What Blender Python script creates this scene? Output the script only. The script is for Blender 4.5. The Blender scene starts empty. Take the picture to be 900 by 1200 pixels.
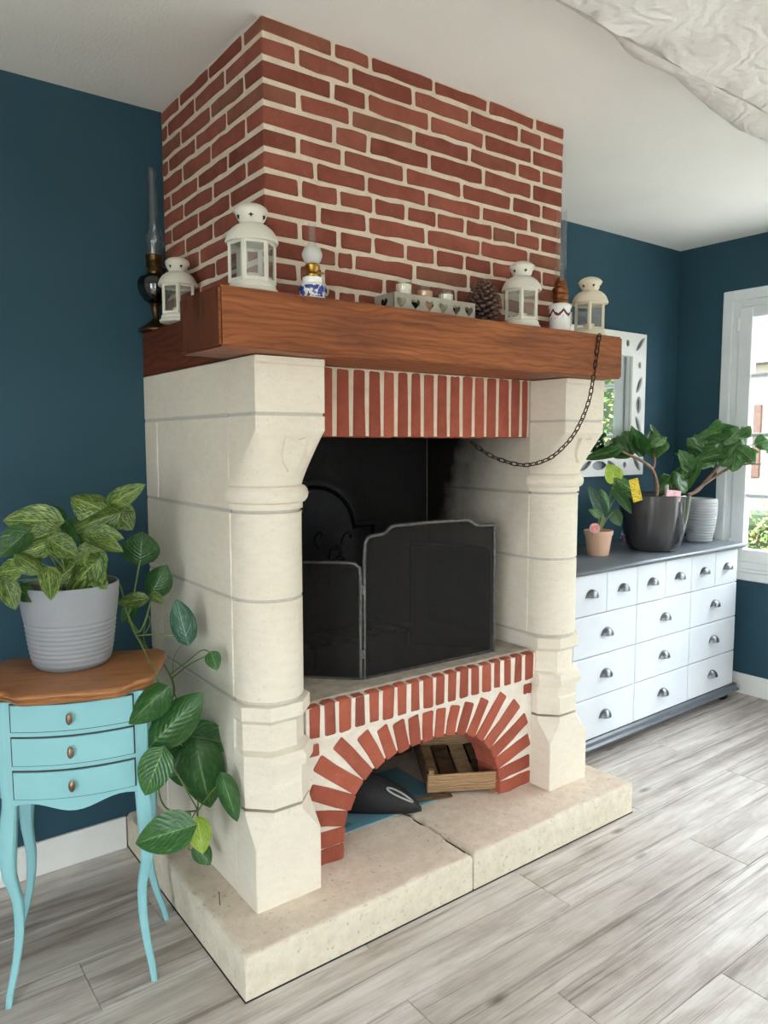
import bpy, bmesh, math, random
from mathutils import Vector, Matrix, noise
random.seed(11)
scene = bpy.context.scene
COL = scene.collection
PI = math.pi

# ------------------------------------------------------------------ camera
F_PX, YAW, PITCH, ROLL = 872.0, math.radians(36.74), math.radians(-5.39), math.radians(-0.11)
CAM = Vector((-0.871, -2.526, 1.404))
_fw = Vector((math.sin(YAW) * math.cos(PITCH), math.cos(YAW) * math.cos(PITCH), math.sin(PITCH)))
_r0 = Vector((math.cos(YAW), -math.sin(YAW), 0))
_u0 = _r0.cross(_fw)
_r = _r0 * math.cos(ROLL) + _u0 * math.sin(ROLL)
_u = -_r0 * math.sin(ROLL) + _u0 * math.cos(ROLL)
cam_data = bpy.data.cameras.new('camera')
cam_data.sensor_fit = 'HORIZONTAL'
cam_data.sensor_width = 36.0
cam_data.lens = F_PX / 900.0 * 36.0
cam_data.clip_start = 0.02
cam = bpy.data.objects.new('camera', cam_data)
COL.objects.link(cam)
cam.matrix_world = Matrix(((_r.x, _u.x, -_fw.x, CAM.x), (_r.y, _u.y, -_fw.y, CAM.y), (_r.z, _u.z, -_fw.z, CAM.z), (0, 0, 0, 1)))
scene.camera = cam

def at(px, py, x=None, y=None, z=None):
    """measured photograph point -> world point on an axis plane"""
    d = _fw + _r * ((px - 450) / F_PX) - _u * ((py - 600) / F_PX)
    if x is not None: t = (x - CAM.x) / d.x
    elif y is not None: t = (y - CAM.y) / d.y
    else: t = (z - CAM.z) / d.z
    return CAM + d * t

def atd(px, py, dep):
    return CAM + (_fw + _r * ((px - 450) / F_PX) - _u * ((py - 600) / F_PX)) * dep
def depth(p): return (Vector(p) - CAM).dot(_fw)

# ------------------------------------------------------------------ world, daylight, exposure
scene.view_settings.view_transform = 'Standard'
scene.view_settings.look = 'None'
scene.view_settings.gamma = 1.0
scene.view_settings.use_curve_mapping = False
scene.view_settings.exposure = 0.78
SKY = 9.0
world = bpy.data.worlds.new('overcast_sky')
scene.world = world
world.use_nodes = True
wb = world.node_tree.nodes['Background']
wb.inputs['Color'].default_value = (0.88, 0.945, 1.0, 1)
wb.inputs['Strength'].default_value = SKY
scene.cycles.diffuse_bounces = 6
scene.cycles.max_bounces = 14
scene.cycles.transparent_max_bounces = 24

def portal(name, loc, rot, sx, sy):
    l = bpy.data.lights.new(name, 'AREA'); l.shape = 'RECTANGLE'; l.size = sx; l.size_y = sy
    l.cycles.is_portal = True
    o = bpy.data.objects.new(name, l); COL.objects.link(o); o.location = loc; o.rotation_euler = rot
    return o

RX, H = 3.164, 2.5             # right wall, ceiling height
LX, FY = -3.0, -4.3            # left wall, wall behind the viewer
WIN = (-1.72, -0.335, 0.70, 2.165)     # window in right wall: y0 y1 z0 z1
DOOR_R = (-4.15, -1.95, 0.0, 2.15)       # unseen glazed door in right wall, sized for light on that side
DOOR_F = (-2.0, -1.1, 0.0, 2.15)       # unseen glazed door behind the viewer, sized for front light: x0 x1 z0 z1
DOOR_L = (-3.95, -2.35, 0.0, 2.15)     # unseen glazed door in left wall, added for light from that side
portal('window_portal', (RX + .16, (WIN[0] + WIN[1]) / 2, (WIN[2] + WIN[3]) / 2), (0, PI / 2, 0), WIN[3] - WIN[2], WIN[1] - WIN[0])
portal('door_portal', (RX + .16, (DOOR_R[0] + DOOR_R[1]) / 2, 1.08), (0, PI / 2, 0), 2.15, DOOR_R[1] - DOOR_R[0])
portal('door_portal', (LX - .16, (DOOR_L[0] + DOOR_L[1]) / 2, 1.08), (0, -PI / 2, 0), 2.15, DOOR_L[1] - DOOR_L[0])
portal('door_portal', ((DOOR_F[0] + DOOR_F[1]) / 2, FY - .16, 1.08), (PI / 2, 0, 0), DOOR_F[1] - DOOR_F[0], 2.15)

# ------------------------------------------------------------------ helpers
def lin(c):
    return tuple(((v / 255) / 12.92 if v / 255 <= .04045 else ((v / 255 + .055) / 1.055) ** 2.4) for v in c) + (1.0,)

class MB:
    def __init__(s): s.v = []; s.f = []
    def add(s, vs, fs):
        n = len(s.v); s.v += [tuple(p) for p in vs]; s.f += [tuple(i + n for i in f) for f in fs]; return s
    def box(s, x0, x1, y0, y1, z0, z1, M=None):
        vs = [Vector((x, y, z)) for z in (z0, z1) for y in (y0, y1) for x in (x0, x1)]
        if M: vs = [M @ p for p in vs]
        return s.add(vs, [(0, 2, 3, 1), (4, 5, 7, 6), (0, 1, 5, 4), (2, 6, 7, 3), (0, 4, 6, 2), (1, 3, 7, 5)])
    def cbox(s, x0, x1, y0, y1, z0, z1, b=.004, j=0.0, M=None):
        """chamfered box, 24 verts, optional jitter"""
        b = min(b, (x1 - x0) * .45, (y1 - y0) * .45, (z1 - z0) * .45)
        idx = {}; vs = []
        for i, X in enumerate((x0, x1)):
            for k, Y in enumerate((y0, y1)):
                for l, Z in enumerate((z0, z1)):
                    sx, sy, sz = (1, -1)[i], (1, -1)[k], (1, -1)[l]
                    jx, jy, jz = (random.uniform(-j, j) for _ in range(3))
                    for a in range(3):
                        p = [X + sx * b, Y + sy * b, Z + sz * b]; p[a] = (X, Y, Z)[a]
                        idx[(i, k, l, a)] = len(vs)
                        vs.append(Vector((p[0] + jx, p[1] + jy, p[2] + jz)))
        if M: vs = [M @ p for p in vs]
        fs = []
        for a in range(3):
            o1, o2 = (a + 1) % 3, (a + 2) % 3
            for e in (0, 1):
                q = []
                for (m, n) in ((0, 0), (1, 0), (1, 1), (0, 1)):
                    c = [0, 0, 0]; c[a] = e; c[o1] = m; c[o2] = n
                    q.append(idx[(*c, a)])
                fs.append(tuple(q if e else q[::-1]))
            for m in (0, 1):            # edges parallel to a
                for n in (0, 1):
                    c0 = [0, 0, 0]; c0[o1] = m; c0[o2] = n; c1 = list(c0); c1[a] = 1
                    q = [idx[(*c0, o1)], idx[(*c1, o1)], idx[(*c1, o2)], idx[(*c0, o2)]]
                    fs.append(tuple(q if (m == n) else q[::-1]))
        for i in (0, 1):
            for k in (0, 1):
                for l in (0, 1):
                    q = [idx[(i, k, l, a)] for a in range(3)]
                    fs.append(tuple(q if (i + k + l) % 2 == 1 else q[::-1]))
        return s.add(vs, fs)
    def loft(s, rings, closed=True, cap=True):
        n = len(rings[0]); vs = [p for r in rings for p in r]; fs = []
        m = n if closed else n - 1
        for i in range(len(rings) - 1):
            for k in range(m):
                a, b = i * n + k, i * n + (k + 1) % n
                fs.append((a, b, b + n, a + n))
        if cap:
            fs.append(tuple(range(n - 1, -1, -1))); o = (len(rings) - 1) * n
            fs.append(tuple(range(o, o + n)))
        return s.add(vs, fs)
    def lathe(s, prof, n=24, c=(0, 0, 0), cap=True, sq=1.0):
        rings = [[(c[0] + r * math.cos(2 * PI * k / n), c[1] + r * math.sin(2 * PI * k / n) * sq, c[2] + z) for k in range(n)] for r, z in prof]
        return s.loft(rings, True, cap)
    def tube(s, pts, r, n=8, cap=True, closed=False):
        pts = [Vector(p) for p in pts]; N = len(pts); rings = []
        up = None
        for i, p in enumerate(pts):
            if closed: t = pts[(i + 1) % N] - pts[i - 1]
            else: t = pts[min(i + 1, N - 1)] - pts[max(i - 1, 0)]
            t.normalize()
            if up is None: up = t.orthogonal().normalized()
            up = (up - t * up.dot(t)).normalized()
            w = t.cross(up)
            rr = r[i] if isinstance(r, (list, tuple)) else r
            rings.append([p + (up * math.cos(2 * PI * k / n) + w * math.sin(2 * PI * k / n)) * rr for k in range(n)])
        if closed: rings.append(rings[0]); cap = False
        return s.loft(rings, True, cap)
    def prism(s, poly, fn, d0, d1):
        """poly of (u,v); fn(u,v,d)->xyz"""
        n = len(poly)
        vs = [fn(u, v, d0) for u, v in poly] + [fn(u, v, d1) for u, v in poly]
        fs = [tuple(range(n)), tuple(range(2 * n - 1, n - 1, -1))] + [(k, k + n, (k + 1) % n + n, (k + 1) % n) for k in range(n)]
        return s.add(vs, fs)
    def plate_hole(s, outer, inner, fn, d0, d1):
        """plate with a hole: two loops of equal count"""
        n = len(outer)
        vs = [fn(u, v, d) for d in (d0, d1) for loop in (outer, inner) for u, v in loop]
        fs = []
        for k in range(n):
            k2 = (k + 1) % n
            fs += [(k, k2, n + k2, n + k), (2 * n + k, 3 * n + k, 3 * n + k2, 2 * n + k2),
                   (k, 2 * n + k, 2 * n + k2, k2), (n + k, n + k2, 3 * n + k2, 3 * n + k)]
        return s.add(vs, fs)
    def mesh(s, name, mat=None, smooth=None, recalc=True):
        me = bpy.data.meshes.new(name)
        me.from_pydata(s.v, [], s.f); 
        if recalc:
            bm = bmesh.new(); bm.from_mesh(me); bmesh.ops.recalc_face_normals(bm, faces=bm.faces); bm.to_mesh(me); bm.free()
        if smooth is not None:
            me.shade_smooth()
            if smooth < 180: me.set_sharp_from_angle(angle=math.radians(smooth))
        if mat: me.materials.append(mat)
        me.update()
        return me
    def build(s, name, mat, parent=None, smooth=None, loc=None):
        o = bpy.data.objects.new(name, s.mesh(name, mat, smooth)); COL.objects.link(o)
        if parent: o.parent = parent
        if loc: o.location = loc
        return o

def link(name, me, parent=None, M=None):
    o = bpy.data.objects.new(name, me); COL.objects.link(o)
    if parent: o.parent = parent
    if M is not None: o.matrix_basis = M
    return o
def tag(o, label=None, cat=None, group=None, kind=None):
    if label: o['label'] = label
    if cat: o['category'] = cat
    if group: o['group'] = group
    if kind: o['kind'] = kind
    return o
def thing(name, label, cat, loc=(0, 0, 0), rz=0, group=None):
    o = bpy.data.objects.new(name, None); COL.objects.link(o); o.location = loc; o.rotation_euler = (0, 0, rz)
    o.empty_display_size = .05
    return tag(o, label, cat, group)
def copy_tree(o, parent=None):
    c = o.copy(); COL.objects.link(c); c.parent = parent
    for ch in list(o.children): copy_tree(ch, c)
    return c
def sstep(a, b, x):
    t = max(0, min(1, (x - a) / (b - a))); return t * t * (3 - 2 * t)

# ------------------------------------------------------------------ materials
class NT:
    def __init__(s, name):
        s.m = bpy.data.materials.new(name); s.m.use_nodes = True; s.t = s.m.node_tree
        s.b = s.t.nodes['Principled BSDF']; s.out = s.t.nodes['Material Output']
    def n(s, typ, **k):
        o = s.t.nodes.new(typ)
        for a, v in k.items(): setattr(o, a, v)
        return o
    def l(s, a, b): s.t.links.new(a, b)
    def vec(s, coord='P', scale=(1, 1, 1), rnd=0.0, rot=(0, 0, 0)):
        if coord == 'P': src = s.n('ShaderNodeNewGeometry').outputs['Position']
        elif coord == 'UV': src = s.n('ShaderNodeTexCoord').outputs['UV']
        else: src = s.n('ShaderNodeTexCoord').outputs['Object']
        mp = s.n('ShaderNodeMapping'); mp.inputs['Scale'].default_value = scale; mp.inputs['Rotation'].default_value = rot
        if rnd:
            oi = s.n('ShaderNodeObjectInfo'); mu = s.n('ShaderNodeVectorMath', operation='MULTIPLY_ADD')
            mu.inputs[1].default_value = (rnd, rnd * 1.7, rnd * .6)
            s.l(oi.outputs['Random'], mu.inputs[0]); s.l(src, mu.inputs[2]); src = mu.outputs[0]
        s.l(src, mp.inputs['Vector']); return mp.outputs['Vector']
    def noise(s, vec, scale, detail=5, rough=.55, dist=0.0):
        n = s.n('ShaderNodeTexNoise'); n.inputs['Scale'].default_value = scale; n.inputs['Detail'].default_value = detail
        n.inputs['Roughness'].default_value = rough; n.inputs['Distortion'].default_value = dist
        s.l(vec, n.inputs['Vector']); return n.outputs['Fac']
    def ramp(s, fac, stops):
        r = s.n('ShaderNodeValToRGB'); e = r.color_ramp.elements
        while len(e) < len(stops): e.new(.5)
        for i, (p, c) in enumerate(stops): e[i].position = p; e[i].color = c if len(c) == 4 else lin(c)
        s.l(fac, r.inputs['Fac']); return r.outputs['Color']
    def mix(s, fac, a, b, mode='MIX'):
        m = s.n('ShaderNodeMix', data_type='RGBA', blend_type=mode)
        for i, v in ((0, fac), (6, a), (7, b)):
            if isinstance(v, (int, float)): m.inputs[i].default_value = v
            elif isinstance(v, tuple): m.inputs[i].default_value = v if len(v) == 4 else lin(v)
            else: s.l(v, m.inputs[i])
        return m.outputs[2]
    def math(s, op, a, b=None, c=None, clamp=False):
        m = s.n('ShaderNodeMath', operation=op); m.use_clamp = clamp
        for i, v in enumerate((a, b, c)):
            if v is None: continue
            if isinstance(v, (int, float)): m.inputs[i].default_value = v
            else: s.l(v, m.inputs[i])
        return m.outputs[0]
    def bump(s, h, strength=.3, dist=.01, prev=None):
        b = s.n('ShaderNodeBump'); b.inputs['Strength'].default_value = strength; b.inputs['Distance'].default_value = dist
        s.l(h, b.inputs['Height'])
        if prev: s.l(prev, b.inputs['Normal'])
        s.l(b.outputs['Normal'], s.b.inputs['Normal']); return b.outputs['Normal']
    def col(s, c):
        if isinstance(c, tuple): s.b.inputs['Base Color'].default_value = c if len(c) == 4 else lin(c)
        else: s.l(c, s.b.inputs['Base Color'])
    def set(s, rough=.5, metal=0, spec=.5):
        s.b.inputs['Roughness'].default_value = rough; s.b.inputs['Metallic'].default_value = metal
        s.b.inputs['Specular IOR Level'].default_value = spec; return s

def simple(name, c1, c2=None, scale=6, rough=.5, metal=0, bump=0, bscale=60, spec=.5, coord='P', stretch=(1, 1, 1), bdist=.004, rnd=0):
    t = NT(name).set(rough, metal, spec)
    v = t.vec(coord, stretch, rnd)
    t.col(t.ramp(t.noise(v, scale), [(.3, c1), (.7, c2 or tuple(min(255, x * 1.06 + 2) for x in c1))]))
    if bump: t.bump(t.noise(v, bscale, 4), bump, bdist)
    return t.m

M = {}
# painted walls and ceiling
M['teal'] = simple('teal_wall_paint', (42, 75, 90), (46, 80, 96), 3, .62, bump=.25, bscale=220, bdist=.002, spec=.3)
M['white_wall'] = simple('white_wall_paint', (226, 222, 214), None, 3, .8)
def m_ceiling():
    t = NT('ceiling_paper').set(.85, 0, .2); v = t.vec('P', (1, 1, 1))
    t.col(t.ramp(t.noise(v, 2.5), [(.3, (238, 237, 233)), (.7, (243, 242, 238))]))
    t.bump(t.noise(t.vec('P', (1, .35, 1)), 120, 3, .6), .45, .004); return t.m
M['ceiling'] = m_ceiling()
def m_plaster():
    t = NT('swirled_plaster').set(.55, 0, .4); v = t.vec('P')
    t.col(t.ramp(t.noise(v, 6, 6), [(.3, (226, 223, 217)), (.7, (243, 242, 239))]))
    w = t.n('ShaderNodeTexWave', wave_type='RINGS', rings_direction='Z'); w.inputs['Scale'].default_value = 7; w.inputs['Distortion'].default_value = 14
    w.inputs['Detail'].default_value = 4; w.inputs['Detail Scale'].default_value = 1.2; t.l(v, w.inputs['Vector'])
    n1 = t.bump(w.outputs['Fac'], .35, .006); t.bump(t.noise(v, 5, 6, .5, 1.8), .5, .02, n1); return t.m
M['plaster'] = m_plaster()
M['trim_white'] = simple('white_trim_paint', (228, 228, 226), None, 3, .45)
M['window_white'] = simple('white_window_paint', (222, 226, 228), None, 3, .35)
# floor
def m_floor():
    t = NT('greyed_oak_plank').set(.42, 0, .45)
    v = t.vec('P', (.55, 7, 1), 9.0)
    n1 = t.noise(v, 2.6, 8, .58, .5)
    base = t.ramp(n1, [(.27, (158, 145, 135)), (.43, (200, 191, 184)), (.58, (218, 211, 205)), (.75, (230, 226, 222))])
    fine = t.noise(t.vec('P', (1.6, 60, 1), 5.0), 4.5, 6, .7)
    g = t.ramp(fine, [(.34, (150, 140, 130)), (.52, (255, 255, 255))])
    c = t.mix(.28, base, g, 'MULTIPLY')
    blot = t.noise(t.vec('P', (1.2, 3.5, 1), 4.0), 4.0, 6, .6, .6)
    c = t.mix(.5, c, t.ramp(blot, [(.30, (196, 184, 174)), (.55, (255, 255, 255))]), 'MULTIPLY')
    kn = t.n('ShaderNodeTexVoronoi'); kn.inputs['Scale'].default_value = 2.3; t.l(t.vec('P', (.9, 2.6, 1), 13.0), kn.inputs['Vector'])
    k = t.ramp(kn.outputs['Distance'], [(.02, (88, 70, 58)), (.10, (255, 255, 255))])
    c = t.mix(.75, c, k, 'MULTIPLY')
    streak = t.noise(t.vec('P', (.45, 26, 1), 3.0), 2.2, 4, .5, .8)
    c = t.mix(.55, c, t.ramp(streak, [(.58, (255, 255, 255)), (.66, (104, 88, 76)), (.71, (255, 255, 255))]), 'MULTIPLY')
    oi = t.n('ShaderNodeObjectInfo')
    c = t.mix(1.0, c, t.ramp(oi.outputs['Random'], [(0, (236, 234, 232)), (1, (255, 255, 255))]), 'MULTIPLY')
    t.col(c)
    t.l(t.ramp(n1, [(.3, (.5, .5, .5, 1)), (.7, (.36, .36, .36, 1))]), t.b.inputs['Roughness'])
    t.bump(fine, .25, .002); return t.m
M['floor'] = m_floor()
M['gap'] = simple('dark_joint', (60, 52, 46), None, 5, .9)
# stone, brick, mortar
def m_stone(name, c1, c2, soot=False):
    t = NT(name).set(.85, 0, .2); v = t.vec('P')
    a = t.noise(v, 4, 6, .6); b = t.noise(t.vec('P', (1, 1, 3)), 22, 5, .65)
    c = t.mix(.5, t.ramp(a, [(.3, c1), (.72, c2)]), t.ramp(b, [(.3, c1), (.7, c2)]))
    pit = t.noise(v, 90, 3, .6)
    c = t.mix(.16, c, t.ramp(pit, [(.28, (150, 132, 104)), (.40, (255, 255, 255))]), 'MULTIPLY')
    if soot:
        g = t.n('ShaderNodeNewGeometry'); s = t.n('ShaderNodeSeparateXYZ'); t.l(g.outputs['Position'], s.inputs[0])
        ins = t.math('MULTIPLY', t.math('GREATER_THAN', s.outputs[0], .19), t.math('LESS_THAN', s.outputs[0], 1.198))
        ins = t.math('MULTIPLY', ins, t.math('GREATER_THAN', s.outputs[1], -.655))
        ns = t.noise(v, 5, 5, .6)
        dep = t.math('ADD', t.math('MULTIPLY_ADD', s.outputs[1], 1.9, 1.16), t.math('MULTIPLY_ADD', s.outputs[2], .9, -.90))
        fac = t.math('MULTIPLY', ins, t.math('ADD', dep, t.math('MULTIPLY_ADD', ns, .5, -.25)), clamp=True)
        c = t.mix(fac, c, (20, 15, 12))
    t.col(c)
    n1 = t.bump(b, .25, .004); t.bump(pit, .35, .003, n1); return t.m
M['stone'] = m_stone('limestone', (221, 210, 193), (235, 227, 213), True)
def m_hearth():
    t = NT('worn_hearth_stone').set(.88, 0, .18); v = t.vec('P')
    a = t.noise(v, 5, 6, .6); b = t.noise(v, 26, 5, .65); pit = t.noise(v, 75, 4, .65)
    top = t.mix(.5, t.ramp(a, [(.3, (206, 188, 170)), (.72, (232, 217, 200))]), t.ramp(b, [(.3, (202, 183, 165)), (.7, (234, 220, 204))]))
    edge = t.mix(.5, t.ramp(a, [(.3, (212, 200, 180)), (.72, (228, 219, 202))]), t.ramp(b, [(.3, (204, 192, 172)), (.7, (234, 226, 210))]))
    g = t.n('ShaderNodeNewGeometry'); s_ = t.n('ShaderNodeSeparateXYZ'); t.l(g.outputs['Normal'], s_.inputs[0])
    f = t.math('SMOOTH_MIN', t.math('MULTIPLY_ADD', t.math('ADD', s_.outputs[2], t.math('MULTIPLY_ADD', b, .25, -.125)), 4.0, -2.8), 1.0, .1)
    c = t.mix(t.math('MAXIMUM', f, 0.0), edge, top)
    c = t.mix(.5, c, t.ramp(pit, [(.30, (140, 120, 100)), (.40, (255, 255, 255))]), 'MULTIPLY')
    t.col(c); n1 = t.bump(b, .35, .006); t.bump(pit, .6, .005, n1); return t.m
M['hearth'] = m_hearth()
M['joint'] = m_stone('grey_lime_joint', (190, 184, 175), (206, 200, 191), True)
M['mortar'] = simple('cream_mortar', (216, 200, 180), (231, 219, 203), 25, .95, bump=.8, bscale=120, bdist=.006, spec=.1)
M['mortar_white'] = simple('white_mortar', (226, 214, 200), (238, 230, 220), 25, .95, bump=.8, bscale=120, bdist=.006, spec=.1)
def m_brick(name, stops, dusty=.25):
    t = NT(name).set(.88, 0, .15); v = t.vec('P', (1, 1, 1), 3.0)
    oi = t.n('ShaderNodeObjectInfo')
    base = t.ramp(oi.outputs['Random'], stops)
    c = t.mix(.42, base, t.ramp(t.noise(v, 14, 6, .65), [(.3, (112, 63, 52)), (.7, (170, 100, 82))]))
    c = t.mix(dusty, c, t.ramp(t.noise(v, 70, 4, .7), [(.62, (140, 70, 55)), (.80, (214, 178, 152))]), 'LIGHTEN')
    t.col(c)
    n1 = t.bump(t.noise(v, 38, 6, .68), .8, .007); t.bump(t.noise(v, 190, 3), .25, .002, n1); return t.m
M['brick'] = m_brick('red_brick', [(0, (102, 58, 50)), (.2, (128, 70, 58)), (.45, (144, 80, 66)), (.7, (158, 92, 76)), (.88, (134, 82, 68)), (1, (124, 94, 76))])
M['brick_hot'] = m_brick('orange_red_brick', [(0, (150, 74, 58)), (.5, (176, 90, 70)), (.85, (190, 102, 80)), (1, (150, 82, 68))], .35)
M['soot'] = simple('sooty_masonry', (5, 5, 5), (11, 10, 10), 12, .8, bump=.8, bscale=40, bdist=.01)
M['cast_iron'] = simple('black_cast_iron', (8, 8, 9), (14, 14, 15), 12, .45, .6, bump=.5, bscale=60)
# wood
def m_wood(name, cs, along='x', scale=1.0, rough=.45, spec=.4, coord='P', ringy=.5):
    t = NT(name).set(rough, 0, spec)
    st = {'x': (.9, 11, 11), 'y': (11, .9, 11), 'z': (11, 11, .9)}[along]
    v = t.vec(coord, tuple(a * scale for a in st))
    n1 = t.noise(v, 2.2, 8, .6, .6)
    w = t.n('ShaderNodeTexWave', wave_type='BANDS', bands_direction={'x': 'Z', 'y': 'Z', 'z': 'X'}[along])
    w.inputs['Scale'].default_value = 14 * scale; w.inputs['Distortion'].default_value = 9; w.inputs['Detail'].default_value = 3
    w.inputs['Detail Scale'].default_value = 1.3
    st2 = {'x': (.28, 1, 1), 'y': (1, .28, 1), 'z': (1, 1, .28)}[along]
    t.l(t.vec(coord, st2), w.inputs['Vector'])
    c = t.ramp(n1, [(.25, cs[0]), (.5, cs[1]), (.75, cs[2])])
    c = t.mix(ringy, c, t.ramp(w.outputs['Fac'], [(.15, cs[0]), (.6, cs[2])]))
    kn = t.n('ShaderNodeTexVoronoi'); kn.inputs['Scale'].default_value = 3.2 * scale; t.l(t.vec(coord, {'x': (.8, 1, 1.6), 'y': (1, .8, 1.6), 'z': (1, 1, .6)}[along]), kn.inputs['Vector'])
    c = t.mix(.8, c, t.ramp(kn.outputs['Distance'], [(.03, (95, 62, 48)), (.13, (255, 255, 255))]), 'MULTIPLY')
    t.col(c); t.bump(w.outputs['Fac'], .12, .003, t.bump(n1, .25, .004)); return t.m
def m_beam():
    t = NT('stained_oak_beam').set(.5, 0, .35)
    fine = t.noise(t.vec('P', (1.4, 30, 30)), 3.0, 8, .65, .3)
    broad = t.noise(t.vec('P', (.8, 3, 3)), 2.6, 5, .55, .5)
    c = t.ramp(fine, [(.3, (118, 66, 38)), (.5, (152, 92, 54)), (.72, (176, 112, 68))])
    c = t.mix(.65, c, t.ramp(broad, [(.28, (120, 84, 76)), (.45, (214, 190, 176)), (.62, (255, 240, 220))]), 'MULTIPLY')
    w = t.n('ShaderNodeTexWave', wave_type='BANDS', bands_direction='Z'); w.inputs['Scale'].default_value = 16; w.inputs['Distortion'].default_value = 13; w.inputs['Detail'].default_value = 2; w.inputs['Detail Scale'].default_value = .8
    t.l(t.vec('P', (.35, 1, 1)), w.inputs['Vector'])
    c = t.mix(.35, c, t.ramp(w.outputs['Fac'], [(.0, (150, 110, 90)), (.35, (255, 255, 255))]), 'MULTIPLY')
    kn = t.n('ShaderNodeTexVoronoi'); kn.inputs['Scale'].default_value = 4.2; t.l(t.vec('P', (.8, 1, 1.3)), kn.inputs['Vector'])
    c = t.mix(.8, c, t.ramp(kn.outputs['Distance'], [(.03, (70, 44, 36)), (.12, (255, 255, 255))]), 'MULTIPLY')
    t.col(c); t.bump(w.outputs['Fac'], .15, .003, t.bump(fine, .3, .003)); return t.m
M['beam'] = m_beam()
M['beam_dark'] = m_wood('dark_red_oak_beam', [(70, 32, 20), (96, 46, 28), (118, 60, 38)], 'y', 1.0, .5, .3, ringy=.4)
M['table_wood'] = m_wood('honey_brown_wood', [(132, 84, 48), (160, 106, 64), (182, 126, 82)], 'x', 2.2, .38, .5, 'O', .3)
M['crate_wood'] = m_wood('pale_crate_wood', [(128, 98, 70), (164, 132, 98), (186, 156, 122)], 'x', 2.0, .8, .2, 'O', .4)
M['old_wood'] = m_wood('dark_weathered_wood', [(62, 46, 34), (88, 66, 48), (112, 86, 64)], 'x', 2.0, .85, .2, 'O', .4)
# furniture paint
M['turquoise'] = simple('turquoise_chalk_paint', (132, 186, 194), (142, 196, 202), 5, .5, bump=.15, bscale=60, spec=.35)
M['gap_shade'] = simple('drawer_gap_shade', (38, 44, 46), (70, 66, 60), 40, .7)  # dark colour painted as the shade in the gaps round the table drawers
M['drawer_white'] = simple('white_drawer_paint', (214, 219, 227), None, 2, .4)
M['chest_grey'] = simple('slate_grey_paint', (96, 102, 110), (106, 112, 120), 4, .28)
M['cream_side'] = simple('cream_carcass_paint', (226, 220, 208), None, 2, .5)
M['steel'] = simple('brushed_nickel', (112, 114, 117), (132, 134, 137), 30, .36, 1.0)
M['antique'] = simple('antique_bronze', (120, 92, 74), (168, 140, 118), 60, .38, .9)
M['brass'] = simple('old_brass', (150, 112, 48), (196, 156, 78), 30, .28, 1.0)
M['brass_dark'] = simple('dark_brass', (62, 46, 28), (98, 76, 46), 30, .35, .9)
M['iron'] = simple('rusty_iron', (42, 34, 30), (66, 50, 42), 60, .6, .8)
M['screen_frame'] = simple('worn_steel_frame', (70, 68, 68), (108, 106, 105), 50, .45, .7)
# ceramics
M['pot_grey'] = simple('matt_grey_pot', (140, 142, 148), (150, 152, 158), 4, .6, spec=.35)
M['pot_grey_light'] = simple('light_grey_pot', (158, 162, 166), (168, 172, 176), 4, .55)
M['pot_dark'] = simple('glossy_anthracite_pot', (52, 52, 56), (56, 56, 60), 4, .12, spec=.7)
M['terracotta'] = simple('pale_terracotta', (214, 172, 146), (222, 182, 158), 6, .7)
M['soil'] = simple('potting_soil', (36, 28, 22), (58, 46, 36), 60, .95, bump=1, bscale=80, bdist=.01)
M['lantern'] = simple('cream_lantern_enamel', (214, 210, 196), (222, 218, 206), 6, .4)
M['lantern_warm'] = simple('ivory_lantern_enamel', (212, 202, 178), (222, 212, 190), 6, .4)
M['black'] = simple('black_void', (8, 8, 8), None, 6, .8)
M['candle'] = simple('cream_wax', (236, 226, 200), None, 6, .5)
M['candle_orange'] = simple('peach_wax', (224, 160, 110), None, 6, .5)
M['tray'] = simple('greyed_metal_tray', (158, 153, 141), (178, 173, 160), 20, .6, .3)
M['pine'] = simple('pinecone_scale', (66, 44, 37), (120, 88, 74), 120, .7)
def m_glass(name, tint=(255, 255, 255), refl=.06, rough=.02, ior=1.45):
    t = NT(name); t.t.nodes.remove(t.b)
    tr = t.n('ShaderNodeBsdfTransparent'); tr.inputs[0].default_value = lin(tint)
    gl = t.n('ShaderNodeBsdfGlossy'); gl.inputs['Roughness'].default_value = rough
    lw = t.n('ShaderNodeLayerWeight'); lw.inputs['Blend'].default_value = .5
    fac = t.math('MULTIPLY_ADD', t.math('POWER', lw.outputs['Facing'], 4.0), .30, refl, clamp=True)
    mx = t.n('ShaderNodeMixShader'); t.l(fac, mx.inputs[0]); t.l(tr.outputs[0], mx.inputs[1]); t.l(gl.outputs[0], mx.inputs[2])
    t.l(mx.outputs[0], t.out.inputs[0]); return t.m
M['glass'] = m_glass('clear_glass', (250, 252, 252), .10, .05)
M['pane'] = m_glass('window_glass', (250, 252, 252), .04)
M['glass_dark'] = m_glass('smoky_green_glass', (120, 112, 66), .14)
def m_frost():
    t = NT('frosted_glass').set(.5, 0, .4); t.col((232, 230, 226)); t.b.inputs['Transmission Weight'].default_value = .35; return t.m
M['frost'] = m_frost()
def m_mesh():
    t = NT('fine_wire_mesh'); b = t.b; t.set(.7, .2, .2); t.col((35, 33, 33))
    tr = t.n('ShaderNodeBsdfTransparent'); mx = t.n('ShaderNodeMixShader')
    nz = t.noise(t.vec('P', (3, 3, .7)), 6, 5)
    t.l(t.math('MULTIPLY_ADD', nz, .25, .50), mx.inputs[0])
    t.l(tr.outputs[0], mx.inputs[1]); t.l(b.outputs[0], mx.inputs[2]); t.l(mx.outputs[0], t.out.inputs[0]); return t.m
M['wire_mesh'] = m_mesh()
def m_mirror():
    t = NT('mirror_silver').set(.01, 1.0); t.col((235, 240, 240)); return t.m
M['mirror'] = m_mirror()
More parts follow.
